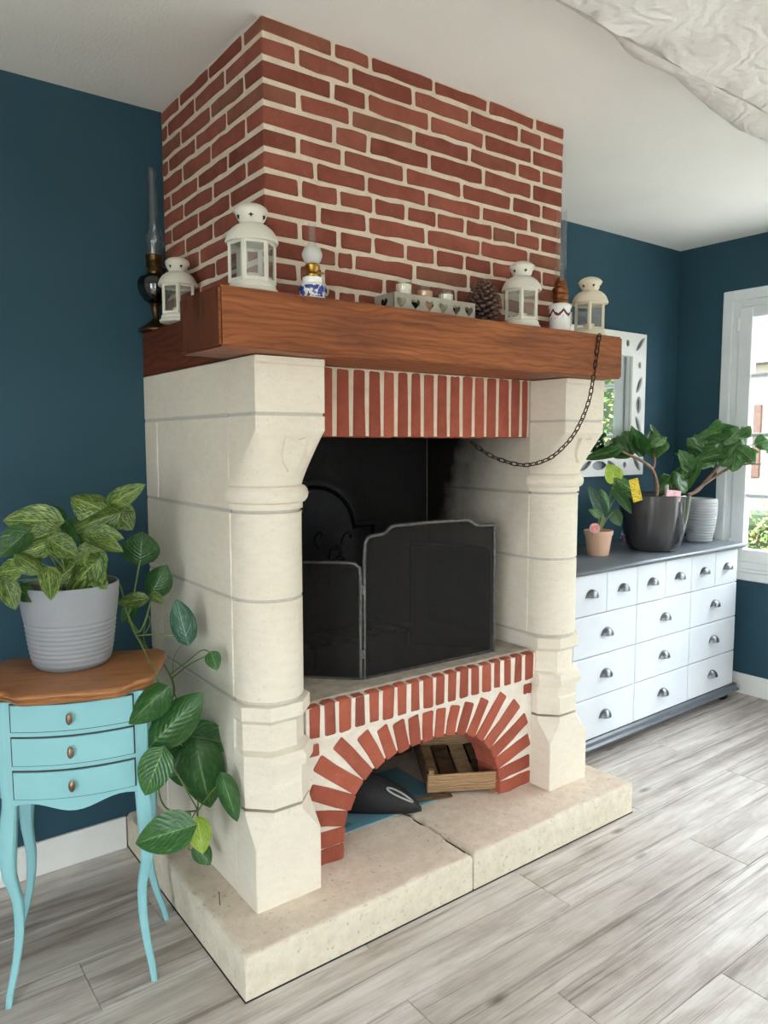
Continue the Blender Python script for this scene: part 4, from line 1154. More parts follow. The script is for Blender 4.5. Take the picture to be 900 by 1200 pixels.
# ------------------------------------------------------------------ turquoise side table
TROT = math.radians(-21); TLOC = Vector((-.370, -.496, 0)); TZ = .80
def side_table():
    th = thing('side_table', 'small turquoise painted side table with three drawers and wooden top', 'table', tuple(TLOC), TROT)
    # serpentine outline of the top, half then mirrored
    half = [(0, -.176), (.05, -.178), (.10, -.176), (.122, -.168), (.138, -.150), (.152, -.132), (.168, -.122), (.186, -.110), (.198, -.088), (.200, -.06), (.206, -.02), (.214, .03), (.222, .08), (.224, .12), (.218, .15), (.205, .170), (.18, .177), (0, .177)]
    # smooth
    def smooth(P):
        out = []
        for i in range(len(P) - 1):
            p0, p1, p2, p3 = [Vector(P[max(0, min(len(P) - 1, i + k))]) for k in (-1, 0, 1, 2)]
            for q in range(3):
                t = q / 3; out.append(tuple(.5 * ((2 * p1) + (p2 - p0) * t + (2 * p0 - 5 * p1 + 4 * p2 - p3) * t * t + (3 * p1 - p0 - 3 * p2 + p3) * t ** 3)))
        return out + [P[-1]]
    hs = smooth(half)
    outl = hs + [(-x, y) for x, y in reversed(hs[1:-1])]
    cx_ = Vector((0, 0))
    def scale(P, d):
        return [(x * (1 - d / .21), y * (1 - d / .177)) for x, y in P]
    rings = []
    for d, z in ((.016, -.030), (.010, -.029), (.006, -.024), (.004, -.020), (.0075, -.0175), (.003, -.014), (.0, -.009), (.0, -.005), (.004, -.001), (.010, 0.0)):
        rings.append([(x, y, TZ + z) for x, y in scale(outl, d)])
    MB().loft(rings, True, True).build('wooden_top', M['table_wood'], th, 50)
    # body: bowed front
    bw = .172; yb0, ybk = -.118, .155; zt, zb = TZ - .030, .505
    front = lambda x: yb0 - .034 * math.cos(min(1, abs(x) / bw) * PI / 2) ** .9 * 1.0
    nseg = 20
    fx_ = [-bw + 2 * bw * i / nseg for i in range(nseg + 1)]
    apron = lambda x: .488 + .024 * math.sin(PI * min(1, abs(x) / (bw * 1.25))) ** 2
    # carcass: sides, back and a front frame following the bow
    c = MB()
    c.cbox(bw - .012, bw + .004, yb0, ybk, zb + .02, zt, .003); 
    c.cbox(-bw - .004, -bw + .012, yb0, ybk, zb + .02, zt, .003)
    c.cbox(-bw, bw, ybk - .012, ybk, zb + .02, zt, .003)
    body = c.build('carcass', M['turquoise'], th)
    fr = MB()
    top = [(x, front(x)) for x in fx_]
    rows = []
    ztop = [zt] * (nseg + 1)
    def strip(zf0, zf1, inset, thick, sub):
        r = []
        xs = [x for x in fx_ if sub[0] <= x <= sub[1]]
        if xs[0] > sub[0]: xs = [sub[0]] + xs
        if xs[-1] < sub[1]: xs = xs + [sub[1]]
        m = MB()
        rg = [[(x, front(x) + inset, zf0(x)) for x in xs], [(x, front(x) + inset, zf1(x)) for x in xs], [(x, front(x) + inset + thick, zf1(x)) for x in xs], [(x, front(x) + inset + thick, zf0(x)) for x in xs]]
        m.loft(rg + [rg[0]], False, False)
        for e in (0, -1): m.add([rg[k][e] for k in range(4)], [(0, 1, 2, 3)])
        return m
    strip(lambda x: apron(x), lambda x: zt, .004, .012, (-bw, bw)).build('front_frame', M['turquoise'], th, 50)
    zs = [(.698, .764), (.612, .680), (.526, .594)]
    for (a, b) in zs:
        strip(lambda x: a - .0035, lambda x: b + .0035, .0022, .006, (-.145, .145)).build('shadow_gap', M['gap_shade'], th, 50)
        d = strip(lambda x: a, lambda x: b, -.003, .010, (-.1415, .1415)).build('drawer', M['turquoise'], th, 50)
        kz = (a + b) / 2; y_ = front(0) - .003
        kp = [[(-.004 + r * math.cos(q * PI / 5), y_ - dd, kz + r * 2.0 * math.sin(q * PI / 5)) for q in range(10)] for r, dd in ((.004, 0), (.004, .008), (.0072, .011), (.0078, .015), (.005, .019), (.001, .020))]
        MB().loft(kp, True, True).build('knob', M['antique'], d, 50)
    # cabriole legs
    def leg(sx_, sy_):
        foot = (.174 * sx_ if sy_ < 0 else .203 * sx_, -.150 if sy_ < 0 else .102)
        tx, ty = (bw - .015) * sx_, (yb0 + .013) if sy_ < 0 else ybk - .018
        prof = [(tx, ty, zt - .001, .0185), (tx, ty, .62, .0185), (tx, ty, .54, .0195)]
        for k in range(15):
            t = k / 14; z = .50 * (1 - t)
            bulge = .008 * math.sin(PI * min(1, t / .5))
            inn = .015 * math.sin(PI * max(0, min(1, (t - .35) / .6)))
            e = t ** 2.2
            x = tx + (foot[0] - tx) * e + sx_ * (bulge - inn); y = ty + (foot[1] - ty) * e + sy_ * (bulge - inn) * .8
            w = .0125 * (1 - t) ** 1.1 + .0095 + .005 * math.sin(PI * min(1, t / .4))
            prof.append((x, y, z, w))
        r = [[(x + a * w * .8, y + b * w * .8, z) for a, b in ((-1, -.7), (-.7, -1), (.7, -1), (1, -.7), (1, .7), (.7, 1), (-.7, 1), (-1, .7))] for x, y, z, w in prof]
        MB().loft(r, True, True).build('leg', M['turquoise'], th, 45)
    for sx_ in (-1, 1):
        for sy_ in (-1, 1): leg(sx_, sy_)
side_table()

# ------------------------------------------------------------------ leaves
def leaf_mesh(name, fold=.18, droop=.15, curl=0.0, heart_=.10, wavy=.03, mat='leaf_var', peak=.36):
    rows, cols = 10, 6; vs = []; uv = []
    for i in range(rows + 1):
        t = i / rows
        w = (math.sin(PI * min(1, t ** (math.log(.5) / math.log(peak)))) ** .72) * .5 if 0 < t < 1 else 0
        w = max(w, .012 if i in (0, rows) else 0)
        for k in range(cols + 1):
            s = -1 + 2 * k / cols
            x = t - heart_ * abs(s) ** .8 * (1 - t) ** 2.5 * (1.6 if t < .4 else 1)
            yy = s * w
            z = fold * abs(yy) * (1 - .3 * t) - droop * t * t - curl * yy * yy * 2 + wavy * math.sin(t * 9 + s * 2) * abs(s) * w
            vs.append((x, yy, z)); uv.append((t, .5 + s * .5))
    fs = [(i * (cols + 1) + k, (i + 1) * (cols + 1) + k, (i + 1) * (cols + 1) + k + 1, i * (cols + 1) + k + 1) for i in range(rows) for k in range(cols)]
    me = bpy.data.meshes.new(name); me.from_pydata(vs, [], fs)
    ul = me.uv_layers.new(name='UVMap')
    for p in me.polygons:
        for li in p.loop_indices: ul.data[li].uv = uv[me.loops[li].vertex_index]
    me.shade_smooth(); me.materials.append(M[mat]); me.update(); return me
LEAF = {}
for mk in ('leaf_var', 'leaf_green', 'leaf_lime', 'leaf_dark', 'leaf_silver'):
    LEAF[mk] = [leaf_mesh('leaf', .22, .16, .0, .10, .03, mk), leaf_mesh('leaf', .05, .24, .5, .12, .05, mk), leaf_mesh('leaf', .38, .08, .0, .10, .06, mk)]
    LEAF[mk + '_curly'] = [leaf_mesh('leaf', .5, .30, -.2, .12, .26, mk, .42), leaf_mesh('leaf', .2, .45, .9, .10, .30, mk, .48)]
def put_leaf(th, base, tip, wid, nrm, mk, var=None, lift=.0):
    base, tip = Vector(base), Vector(tip); ax = tip - base; L = ax.length; X = ax.normalized()
    Z = Vector(nrm); Z = (Z - X * Z.dot(X)).normalized(); Y = Z.cross(X)
    p = base - th.location
    me = LEAF[mk][var if var is not None else random.randrange(len(LEAF[mk]))]
    Mx = Matrix(((X.x * L, Y.x * wid, Z.x * L, p.x), (X.y * L, Y.y * wid, Z.y * L, p.y), (X.z * L, Y.z * wid, Z.z * L, p.z), (0, 0, 0, 1)))
    o = bpy.data.objects.new('leaf', me); COL.objects.link(o); o.parent = th; o.matrix_basis = Mx
    return o
def wd(px, p): return px * ((Vector(p) - CAM).dot(_fw)) / F_PX
def stem(th, pts, r, mat='stem', name='stem'):
    P = [Vector(p) - th.location for p in pts]; out = []
    for i in range(len(P) - 1):
        p0, p1, p2, p3 = [P[max(0, min(len(P) - 1, i + k))] for k in (-1, 0, 1, 2)]
        for q in range(5):
            t = q / 5; out.append(.5 * ((2 * p1) + (p2 - p0) * t + (2 * p0 - 5 * p1 + 4 * p2 - p3) * t * t + (3 * p1 - p0 - 3 * p2 + p3) * t ** 3))
    out.append(P[-1])
    rr = [r[0] + (r[1] - r[0]) * i / (len(out) - 1) for i in range(len(out))] if isinstance(r, tuple) else r
    return MB().tube(out, rr, 7).build(name, M[mat], th, 80)

def big_pothos():
    pc = Vector((-.362, -.412, TZ))
    th = thing('potted_pothos', 'trailing variegated pothos in ribbed grey pot on turquoise table', 'plant', tuple(pc))
    prof = [(.0, 0), (.086, 0), (.092, .004)]
    for k in range(10):
        z = .012 + k * .0125; r = .092 + .031 * (z / .22) ** .55
        prof += [(r, z), (r + .0035, z + .004), (r + .0035, z + .007)]
    prof += [(.1215, .150), (.1255, .185), (.1275, .222), (.1255, .226), (.121, .224), (.119, .19), (.0, .19)]
    MB().lathe(prof, 48).build('pot', M['pot_grey'], th, 50)
    MB().lathe([(.0, .192), (.06, .196), (.119, .192)], 24, cap=False).build('soil', M['soil'], th, 60)
    D = -.44
    L = [((66, 611), (2, 607), 27, .02, 0), ((121, 598), (83, 578), 30, .02, 1), ((131, 591), (167, 568), 18, .0, 0), ((133, 603), (77, 621), 27, .06, 1), ((133, 597), (156, 619), 26, -.02, 0),
         ((104, 625), (143, 628), 19, .05, 0), ((107, 633), (144, 645), 17, .06, 2), ((66, 622), (30, 634), 22, .04, 0), ((31, 624), (-2, 652), 24, .02, 2), ((61, 636), (22, 648), 18, .07, 1),
         ((60, 634), (91, 651), 23, .07, 0), ((24, 667), (-6, 671), 20, .06, 0), ((22, 652), (50, 668), 19, .07, 1), ((56, 668), (61, 700), 19, .10, 0), ((110, 660), (70, 700), 34, .11, 1),
         ((112, 646), (86, 659), 20, .08, 2), ((106, 648), (122, 672), 21, .08, 0), ((6, 682), (18, 713), 19, .05, 0), ((109, 673), (125, 690), 16, .09, 2), ((58, 600), (76, 622), 20, -.04, 0), ((85, 612), (104, 640), 22, -.02, 2),
         ((40, 640), (30, 672), 20, .02, 2), ((90, 660), (66, 680), 22, .03, 1), ((30, 615), (52, 636), 22, -.05, 2), ((20, 690), (42, 704), 16, .03, 2), ((100, 590), (112, 612), 20, -.05, 1)]
    ctr = pc + Vector((0, 0, .2))
    for i, (b, t, w, d, v) in enumerate(L):
        yb_ = D - d; B = at(*b, y=yb_ + .02); T = atd(*t, depth(B) + random.uniform(-.045, .01))
        nrm = (CAM - B).normalized() + Vector((random.uniform(-.3, .3), -.1, .45 + random.uniform(-.2, .25)))
        mk = 'leaf_var' if i not in (8, 19, 20, 23, 24) else 'leaf_green'
        put_leaf(th, B, T, wd(w * 1.38, B), nrm, mk, v)
        root = ctr + Vector((random.uniform(-.06, .06), random.uniform(-.05, .05), 0))
        mid = (root + B) / 2 + Vector((0, 0, .02))
        stem(th, [root, mid, B], (.0026, .0018))
    # leaves beside the rim
    E_ = [((164, 657), (167, 625), 40, 'leaf_green', 1, -.33), ((179, 694), (193, 664), 30, 'leaf_green', 1, -.36), ((170, 702), (136, 706), 17, 'leaf_var', 0, -.40), ((156, 712), (143, 730), 18, 'leaf_green', 2, -.30), ((178, 697), (192, 706), 12, 'leaf_var', 0, -.37)]
    for b, t, w, mk, v, yy in E_:
        B = at(*b, y=yy); T = atd(*t, depth(B) - .015); put_leaf(th, B, T, wd(w * 1.1, B), (CAM - B).normalized() + Vector((random.uniform(-.2, .2), 0, .2)), mk, v)
    rim = at(133, 688, y=-.36)
    Q = lambda px, py, y: at(px, py, y=y)
    stem(th, [ctr + Vector((.07, .02, .0)), Q(134, 680, -.37), Q(142, 690, -.36), Q(150, 722, -.37), Q(163, 741, -.38)], .0022)
    stem(th, [Q(164, 656, -.33), Q(158, 690, -.35), Q(150, 722, -.37)], .0026)
    stem(th, [Q(179, 694, -.36), Q(174, 715, -.37), Q(167, 735, -.38), Q(160, 741, -.38), Q(150, 726, -.37)], .0024)
    TX = -.085
    S = lambda px, py, x=TX: at(px, py, x=x)
    a0 = at(163, 741, y=-.40)
    path = [Q(150, 722, -.37), Q(160, 745, -.40), S(176, 764, -.115), S(190, 776, -.10), S(201, 795), S(204, 812), S(197, 828), S(190, 850), S(187, 880), S(186, 925), S(193, 945), S(206, 951), S(222, 951), S(232, 950)]
    stem(th, path, (.0034, .0026))
    stem(th, [S(232, 950), S(227, 972), S(222, 990), S(222, 996), S(232, 993)], .0022)
    stem(th, [S(200, 790), S(220, 775), S(237, 762), S(248, 766, -.075)], (.002, .0016)); stem(th, [S(203, 800), S(204, 770), S(219, 749)], .0011)
    stem(th, [Q(170, 742, -.38), S(176, 730, -.12), S(173, 722, -.13), S(168, 745, -.13), S(172, 758, -.12)], .0018)
    # trailing leaves against the stone pier
    T_ = [((219, 749), (206, 704), 27, 'leaf_silver', 1, TX), ((248, 766), (254, 785), 17, 'leaf_green', 0, -.05), ((190, 811), (147, 849), 34, 'leaf_green', 1, -.72), ((183, 868), (231, 816), 42, 'leaf_green', 1, -.70), ((220, 862), (274, 871), 36, 'leaf_green', 0, -.075),
          ((231, 880), (246, 950), 48, 'leaf_green', 1, -.09), ((190, 882), (168, 934), 36, 'leaf_green', 0, -.73), ((200, 876), (214, 922), 26, 'leaf_green', 2, -.08), ((262, 914), (278, 965), 22, 'leaf_green', 1, -.06), ((221, 969), (156, 988), 42, 'leaf_green', 0, -.80),
          ((232, 962), (238, 1001), 25, 'leaf_lime', 2, -.11), ((231, 992), (246, 1013), 20, 'leaf_green', 1, -.08), ((212, 880), (200, 912), 22, 'leaf_green', 2, -.07)]
    for b, t, w, mk, v, xx in T_:
        B = at(*b, x=xx) if xx > -.5 else at(*b, y=xx); T = atd(*t, depth(B) - .02); put_leaf(th, B, T, wd(w * 1.12, B), (CAM - B).normalized() + Vector((random.uniform(-.25, .05), -.1, random.uniform(0.05, .3))), mk, v)
        near = min(path, key=lambda q: (Vector(q) - B).length)
        if (Vector(near) - B).length > .012: stem(th, [near, (Vector(near) + B) / 2 + Vector((0, 0, .008)), B], (.0022, .0017))
big_pothos()

# ------------------------------------------------------------------ plants on the chest
CZ = .8605
def small_plant():
    pc = Vector((2.075, -.300, CZ))
    th = thing('potted_pothos', 'small young plant in pale terracotta pot on white chest', 'plant', tuple(pc))
    MB().lathe([(.0, 0), (.048, 0), (.050, .004), (.063, .098), (.067, .099), (.069, .118), (.066, .120), (.062, .118), (.060, .104), (.0, .104)], 32).build('pot', M['terracotta'], th, 45)
    MB().lathe([(.0, .108), (.061, .106)], 20, cap=False).build('soil', M['soil'], th)
    Lf = [((707, 602), (691, 569), 13, 'leaf_silver', 0), ((709, 598), (705, 574), 14, 'leaf_dark', 1), ((722, 563), (713, 544), 18, 'leaf_lime', 0), ((719, 573), (741, 602), 11, 'leaf_green', 2), ((721, 561), (743, 573), 15, 'leaf_dark', 1),
          ((718, 600), (728, 616), 13, 'leaf_green', 0), ((703, 604), (691, 597), 9, 'leaf_dark', 0), ((727, 573), (749, 586), 8, 'leaf_green', 2)]
    rt = pc + Vector((0, 0, .105))
    for b, t, w, mk, v in Lf:
        B = at(*b, y=-.30); T = atd(*t, depth(B) - .02); put_leaf(th, B, T, wd(w * 1.2, B), (CAM - B).normalized() + Vector((.1, 0, .3)), mk, v)
        stem(th, [rt + Vector((random.uniform(-.01, .01), 0, 0)), (rt + B) / 2 + Vector((random.uniform(-.015, .015), 0, .01)), B], (.003, .0018))
    c = at(697, 619, y=-.365) - pc
    MB().lathe([(.0, -.001), (.024, -.001), (.024, .001), (.0, .001)], 20, (0, 0, 0)).build('tag_disc', simple('pink_card', (226, 120, 132), (240, 196, 190), 60, .6), th, None).matrix_basis = Matrix.Translation(c) @ Matrix.Rotation(PI / 2, 4, 'X') @ Matrix.Rotation(-.8, 4, 'Y')
    MB().tube([c + Vector((0, .002, 0)), c + Vector((.004, .02, -.05))], .0015, 6).build('tag_stick', M['crate_wood'], th)
small_plant()
def big_plant():
    pc = Vector((2.447, -.352, CZ))
    th = thing('potted_houseplant', 'large glossy dark pot of curly-leaved plant with woody stems', 'plant', tuple(pc))
    prof = [(.0, 0), (.105, 0), (.118, .006), (.130, .03), (.150, .10), (.164, .18), (.170, .25), (.172, .278), (.168, .281), (.163, .278), (.158, .24), (.0, .24)]
    MB().lathe(prof, 56).build('pot', M['pot_dark'], th, 50)
    MB().lathe([(.0, .246), (.159, .243)], 24, cap=False).build('soil', M['soil'], th)
    Y = -.36
    Q = lambda px, py, y=Y: at(px, py, y=y)
    s0 = pc + Vector((-.03, -.02, .24))
    stem(th, [s0, Q(770, 570), Q(764, 550), Q(752, 540), Q(735, 532), Q(728, 528)], (.011, .005), 'stem_brown')
    stem(th, [Q(764, 551), Q(767, 542), Q(766, 532)], (.007, .005), 'stem_brown')
    s1 = pc + Vector((.05, .0, .24))
    stem(th, [s1, Q(812, 578, -.33), Q(828, 563, -.35), Q(848, 537, -.41), Q(850, 518, -.42)], (.012, .006), 'stem_brown')
    stem(th, [Q(814, 576, -.33), Q(836, 560, -.37), Q(856, 548, -.44), Q(875, 544, -.51), Q(892, 544, -.57)], (.009, .004), 'stem_brown')
    stem(th, [Q(857, 547, -.44), Q(859, 538, -.45), Q(872, 525, -.50), Q(889, 519, -.56)], (.004, .003), 'stem_brown')
    stem(th, [pc + Vector((.03, -.03, .24)), Q(799, 575), Q(806, 560)], .004)
    stem(th, [pc + Vector((.0, -.0, .24)), Q(785, 575), Q(785, 566)], .004)
    Lf = [((724, 526), (692, 537), 14, 0), ((737, 530), (713, 531), 16, 0), ((742, 529), (731, 509), 19, 1), ((752, 530), (748, 505), 16, 0), ((766, 533), (765, 505), 20, 0), ((735, 528), (722, 517), 14, 1), ((760, 522), (772, 510), 13, 1),
          ((850, 506), (820, 512), 17, 0), ((850, 518), (870, 502), 22, 1), ((866, 518), (848, 540), 26, 1), ((866, 526), (886, 542), 17, 0), ((886, 520), (901, 515), 17, 1), ((847, 532), (818, 537), 18, 0), ((830, 536), (810, 517), 18, 1),
          ((808, 548), (798, 529), 16, 0), ((816, 544), (803, 574), 15, 0), ((804, 546), (792, 578), 22, 1), ((788, 562), (774, 575), 20, 0), ((845, 510), (858, 498), 18, 0), ((848, 524), (835, 516), 16, 1), ((820, 545), (838, 530), 16, 1), ((870, 510), (880, 500), 12, 0), ((790, 556), (800, 580), 18, 1)]
    for b, t, w, v in Lf:
        yy = Y + random.uniform(-.03, .03) if b[0] < 830 else -.35 - (b[0] - 830) / 60 * .22 + random.uniform(-.02, .01)
        for q in range(2):
            jx, jy = (0, 0) if q == 0 else (random.uniform(-9, 9), random.uniform(-7, 7))
            B = at(*b, y=yy); T = atd(t[0] + jx, t[1] + jy, depth(B) - (.03 if q == 0 else random.uniform(-.06, .06)))
            roll = .35 if q == 0 else .9
            put_leaf(th, B, T, wd(w * (1.1 if q == 0 else .9), B), (CAM - B).normalized() + Vector((random.uniform(-roll, roll), random.uniform(-roll, roll) * .5, random.uniform(-.1, .6))), 'leaf_dark_curly' if random.random() < .7 else 'leaf_green_curly', v)
    # cards stuck in the pot
    def card(px0, py0, px1, py1, yy, tilt, mt, name):
        A_ = at(px0, py1, y=yy); B_ = at(px1, py0, y=yy); w = (B_.x - A_.x) * .62; h = B_.z - A_.z
        MB().cbox(-w / 2, w / 2, -.0008, .0008, 0, h, .0004).build(name, mt, th).matrix_basis = Matrix.Translation((A_ + B_) / 2 - Vector((0, 0, h / 2)) - pc) @ Matrix.Rotation(-.5, 4, 'Z') @ Matrix.Rotation(tilt, 4, 'Y')
    ym = NT('yellow_sticky_trap').set(.4); ym.col(ym.ramp(ym.noise(ym.vec('P'), 240, 2), [(.42, (120, 92, 20)), (.50, (224, 200, 40))]))
    card(742, 560, 754, 588, -.49, -.25, ym.m, 'yellow_card')
    card(780, 574, 797, 588, -.50, .1, simple('pink_paper', (226, 150, 176), (244, 214, 222), 80, .7), 'pink_label')
    MB().lathe([(.009, 0), (.009, .07), (.006, .072), (.0, .072)], 12).build('plant_food_stick', simple('green_white_print', (90, 130, 92), (226, 226, 214), 90, .4, spec=.5), th, 50).matrix_basis = Matrix.Translation(at(781, 585, y=-.44) - pc)
big_plant()
def ribbed_pot():
    pc = Vector((2.905, -.335, CZ))
    th = thing('planter', 'light grey ribbed planter behind the glossy dark pot', 'pot', tuple(pc))
    prof = [(.0, 0), (.056, 0), (.060, .003)]
    for k in range(15):
        z = .008 + k * .0145; r = .062 + .022 * math.sin(min(1, z / .22) * PI / 2 * 1.15)
        prof += [(r, z), (r + .003, z + .005), (r + .003, z + .008), (r, z + .0115)]
    prof += [(.083, .232), (.080, .236), (.076, .233), (.074, .20), (.0, .20)]
    MB().lathe(prof, 40).build('planter_body', M['pot_grey_light'], th, 50)
    MB().lathe([(.0, .206), (.075, .203)], 20, cap=False).build('soil', M['soil'], th)
ribbed_pot()
def pink_jar():
    pc = Vector((2.36, -.16, CZ))
    pc = at(735, 638, z=CZ) + Vector((.02, .02, 0))
    th = thing('glass_jar', 'small clear glass jar of pink blossoms between the two plant pots', 'jar', tuple(pc))
    gp = [(.0, 0), (.030, 0), (.034, .006), (.036, .04), (.032, .065), (.033, .072)]
    MB().lathe(gp + [(.031, .072), (.030, .064), (.033, .04), (.031, .009), (.0, .006)], 24, cap=False).build('glass_cup', M['glass'], th, 60)
    pm = simple('pink_petals', (176, 70, 120), (232, 150, 186), 60, .6)
    for k in range(9):
        a = k * 2.4; r = .018 * math.sqrt(k / 9); c = Vector((r * math.cos(a), r * math.sin(a), .016 + .011 * (k % 4)))
        rg = [[c + Vector((.011 * math.sin(ph) * math.cos(q * PI / 4) * (1 + .25 * (q % 2)), .011 * math.sin(ph) * math.sin(q * PI / 4) * (1 + .25 * (q % 2)), .009 * math.cos(ph))) for q in range(8)] for ph in (.15, .8, 1.5, 2.2, 2.95)]
        MB().loft(rg, True, True).build('blossom', pm, th, 60)
pink_jar()

# ------------------------------------------------------------------ things under the arch
def niche_things():
    zf = HZ + .0005
    a, b = at(403, 978, z=HZ), at(523, 934, z=HZ)
    dx = (b - a); ang = math.atan2(dx.y, dx.x); Lx = dx.length
    th = thing('blue_board', 'light blue board lying flat on the hearth under the arch', 'board', (a.x, a.y, zf), ang)
    MB().cbox(0, Lx, 0, .30, 0, .004, .001).build('board_panel', simple('pale_blue_card', (96, 148, 170), (128, 172, 186), 7, .6), th)
    gm = simple('green_print', (52, 110, 44), (80, 140, 60), 40, .7)
    g = MB()
    for k in range(9):
        aa = .3 + k * .28; g.add([(.012, .02, .0046), (.012 + .045 * math.cos(aa) + .004, .02 + .045 * math.sin(aa), .0046), (.012 + .045 * math.cos(aa + .12), .02 + .045 * math.sin(aa + .12), .0046)], [(0, 1, 2)])
    g.build('grass_print', gm, th)
    # black shoe
    p0 = Vector((.44, -.37, HZ + .005)); p1 = at(494, 950, z=HZ + .005)
    d = (p1 - p0); ang = math.atan2(d.y, d.x); L = d.length
    sh_ = thing('shoe', 'black shoe with pale grey lining lying on the blue board', 'shoe', (p1.x, p1.y, HZ + .0048), ang)
    rg = []
    for k in range(15):
        t = k / 14; x = -L * (1 - t); w = .058 * math.sin(PI * min(1, .18 + t * .80)) ** .5 + .006; h = .135 * (1 - t) ** .75 + .040 * math.sin(PI * t) ** .8 + .012
        if k == 0: w *= .7; h *= .85
        if k == 14: w *= .5; h *= .8
        rg.append([(x, w * math.cos(q), .001 + h * (.5 + .5 * max(-1, math.sin(q) * 1.25) if math.sin(q) < 0 else .5 + .5 * math.sin(q))) for q in [2 * PI * m / 20 for m in range(20)]])
        rg[-1] = [(a_, b_, max(.001, c_)) for a_, b_, c_ in rg[-1]]
    MB().loft(rg, True, True).build('upper', simple('black_felt', (20, 20, 23), (32, 32, 36), 60, .7), sh_, 60)
    op = []
    for m in range(24):
        q = 2 * PI * m / 24; t = .80 + .12 * math.cos(q); x = -L * (1 - t)
        h = .135 * (1 - t) ** .75 + .040 * math.sin(PI * t) ** .8 + .012; w = .058 * math.sin(PI * min(1, .18 + t * .80)) ** .5 + .006
        aa = 1.95 + .35 * math.sin(q) + PI; aa = PI * 1.5 + .95 * (1 if True else 1) * 0 - .75 + .42 * math.sin(q) * -1
        aa = PI / 2 - (-.75 + .40 * math.sin(q)) - PI
        aa = -(PI / 2 - .95 + .42 * math.sin(q)) + PI * .28
        op.append((x, w * 1.02 * math.cos(PI / 2 + .55 - .20 * math.sin(q) - 1.25), h * (.5 + .5 * math.sin(PI / 2 + .55 - .20 * math.sin(q) - 1.25)) + .003))
    op = [(x, -abs(y) if False else -y, z) for x, y, z in op]
    MB().tube(op, .0034, 6, closed=True).build('grey_lining', simple('grey_lining_felt', (160, 158, 154), None, 20, .8), sh_, 60)
    bag = thing('fabric_bag', 'crumpled black fabric bag deep under the arch behind the shoe', 'bag', (.47, -.26, HZ + .0048))
    rg = []
    for k in range(9):
        t = k / 8; z = .25 * t
        rg.append([(.15 * (1 - .5 * t ** 2) * math.cos(q) * (1 + .15 * noise.noise((q * 1.3, t * 3, 4))), .10 * (1 - .5 * t ** 2) * math.sin(q) * (1 + .2 * noise.noise((q * 1.1, t * 3, 8))), z) for q in [2 * PI * m / 20 for m in range(20)]])
    MB().loft(rg, True, True).build('bag_body', simple('black_cloth', (16, 16, 19), (30, 30, 36), 30, .9, bump=.5, bscale=25), bag, 60)
    MB().tube([(-.06, -.03, .24), (-.03, -.05, .27), (.03, -.05, .27), (.06, -.03, .24)], .006, 6).build('strap', M['black'], bag, 60)
    # crate tilted up against the back of the niche
    c0 = at(500, 927, z=HZ + .02); c1 = at(584, 921, z=HZ + .02)
    e = (c1 - c0); ang = math.atan2(e.y, e.x); W = max(.2, min(.30, e.length))
    mid = (c0 + c1) / 2
    cr = thing('wooden_crate', 'tilted pale wooden slatted crate leaning under the brick arch', 'crate', (mid.x, mid.y, HZ + .0165), ang)
    R_ = Matrix.Rotation(math.radians(14), 4, 'X')
    def part(name, b, mt='crate_wood'):
        MB().cbox(*b, .0015).build(name, M[mt], cr).matrix_basis = Matrix.Translation((0, .0, .0)) @ R_
    hw = W / 2; Ln = .26; hh = .075
    for k in range(4): part('base_slat', (-hw + k * W / 4 + .003, -hw + (k + 1) * W / 4 - .006, .0, Ln, 0.0, .006), 'old_wood' if k % 2 else 'crate_wood')
    part('end_board', (-hw, hw, -.008, .0, .0, hh)); part('end_board', (-hw, hw, Ln, Ln + .008, .0, hh))
    for sx_ in (-1, 1):
        for z0 in (.012, .052): part('side_slat', (sx_ * hw - .004, sx_ * hw + .004, 0, Ln, z0, z0 + .030), 'old_wood')
        for y_ in (0, Ln - .022): part('corner_post', (sx_ * (hw - .014) - .009, sx_ * (hw - .014) + .009, y_, y_ + .02, .006, hh + .012))
    for i, (px, py, dx_, rz, l) in enumerate(((505, 938, .0, -.35, .16), (515, 932, .0, .05, .12))):
        p = at(px, py, z=HZ)
        tw = thing('wood_stick', ['thin split stick lying on the hearth in front of the crate', 'short flat wood offcut lying under the edge of the crate'][i], 'stick', (p.x, p.y, HZ + .0052), rz)
        MB().cbox(-l / 2, l / 2, -.011, .011, 0, .008, .002, .001).build('split_wood', M['old_wood'], tw)
        MB().cbox(-l / 2 + .01, l / 2 - .03, -.006, .004, .0078, .010, .001, .0005).build('bark_strip', M['bark'], tw)
    for i, (x, y_, rz, tl, l) in enumerate(((.60, -.22, 1.2, .9, .34), (.72, -.19, 1.5, 1.0, .36), (.96, -.20, 1.7, .95, .34))):
        tw = thing('plank_offcut', ['brown plank leaning under the arch left of the crate', 'brown plank leaning behind the crate', 'dark plank leaning at the right end of the niche'][i], 'plank', (x, y_, HZ + .004))
        Mx = Matrix.Rotation(rz - PI / 2, 4, 'Z') @ Matrix.Rotation(tl - PI / 2 + .55, 4, 'X')
        MB().cbox(-.045, .045, -.007, .007, .004, l, .002, .001).build('board', M['old_wood'] if i else M['crate_wood'], tw).matrix_basis = Mx
        MB().cbox(-.04, .04, -.010, -.006, .05, .075, .001).build('batten', M['old_wood'], tw).matrix_basis = Mx
niche_things()
tgw = thing('twig', 'thin dark twig on the hearth beside the left pillar', 'twig', tuple(at(258, 1062, z=HZ) + Vector((0, 0, .002))))
MB().tube([(0, 0, .0015), (.008, .022, .006), (.018, .045, .004), (.022, .06, .0015)], (.0014), 5).build('stalk', M['bark'], tgw)

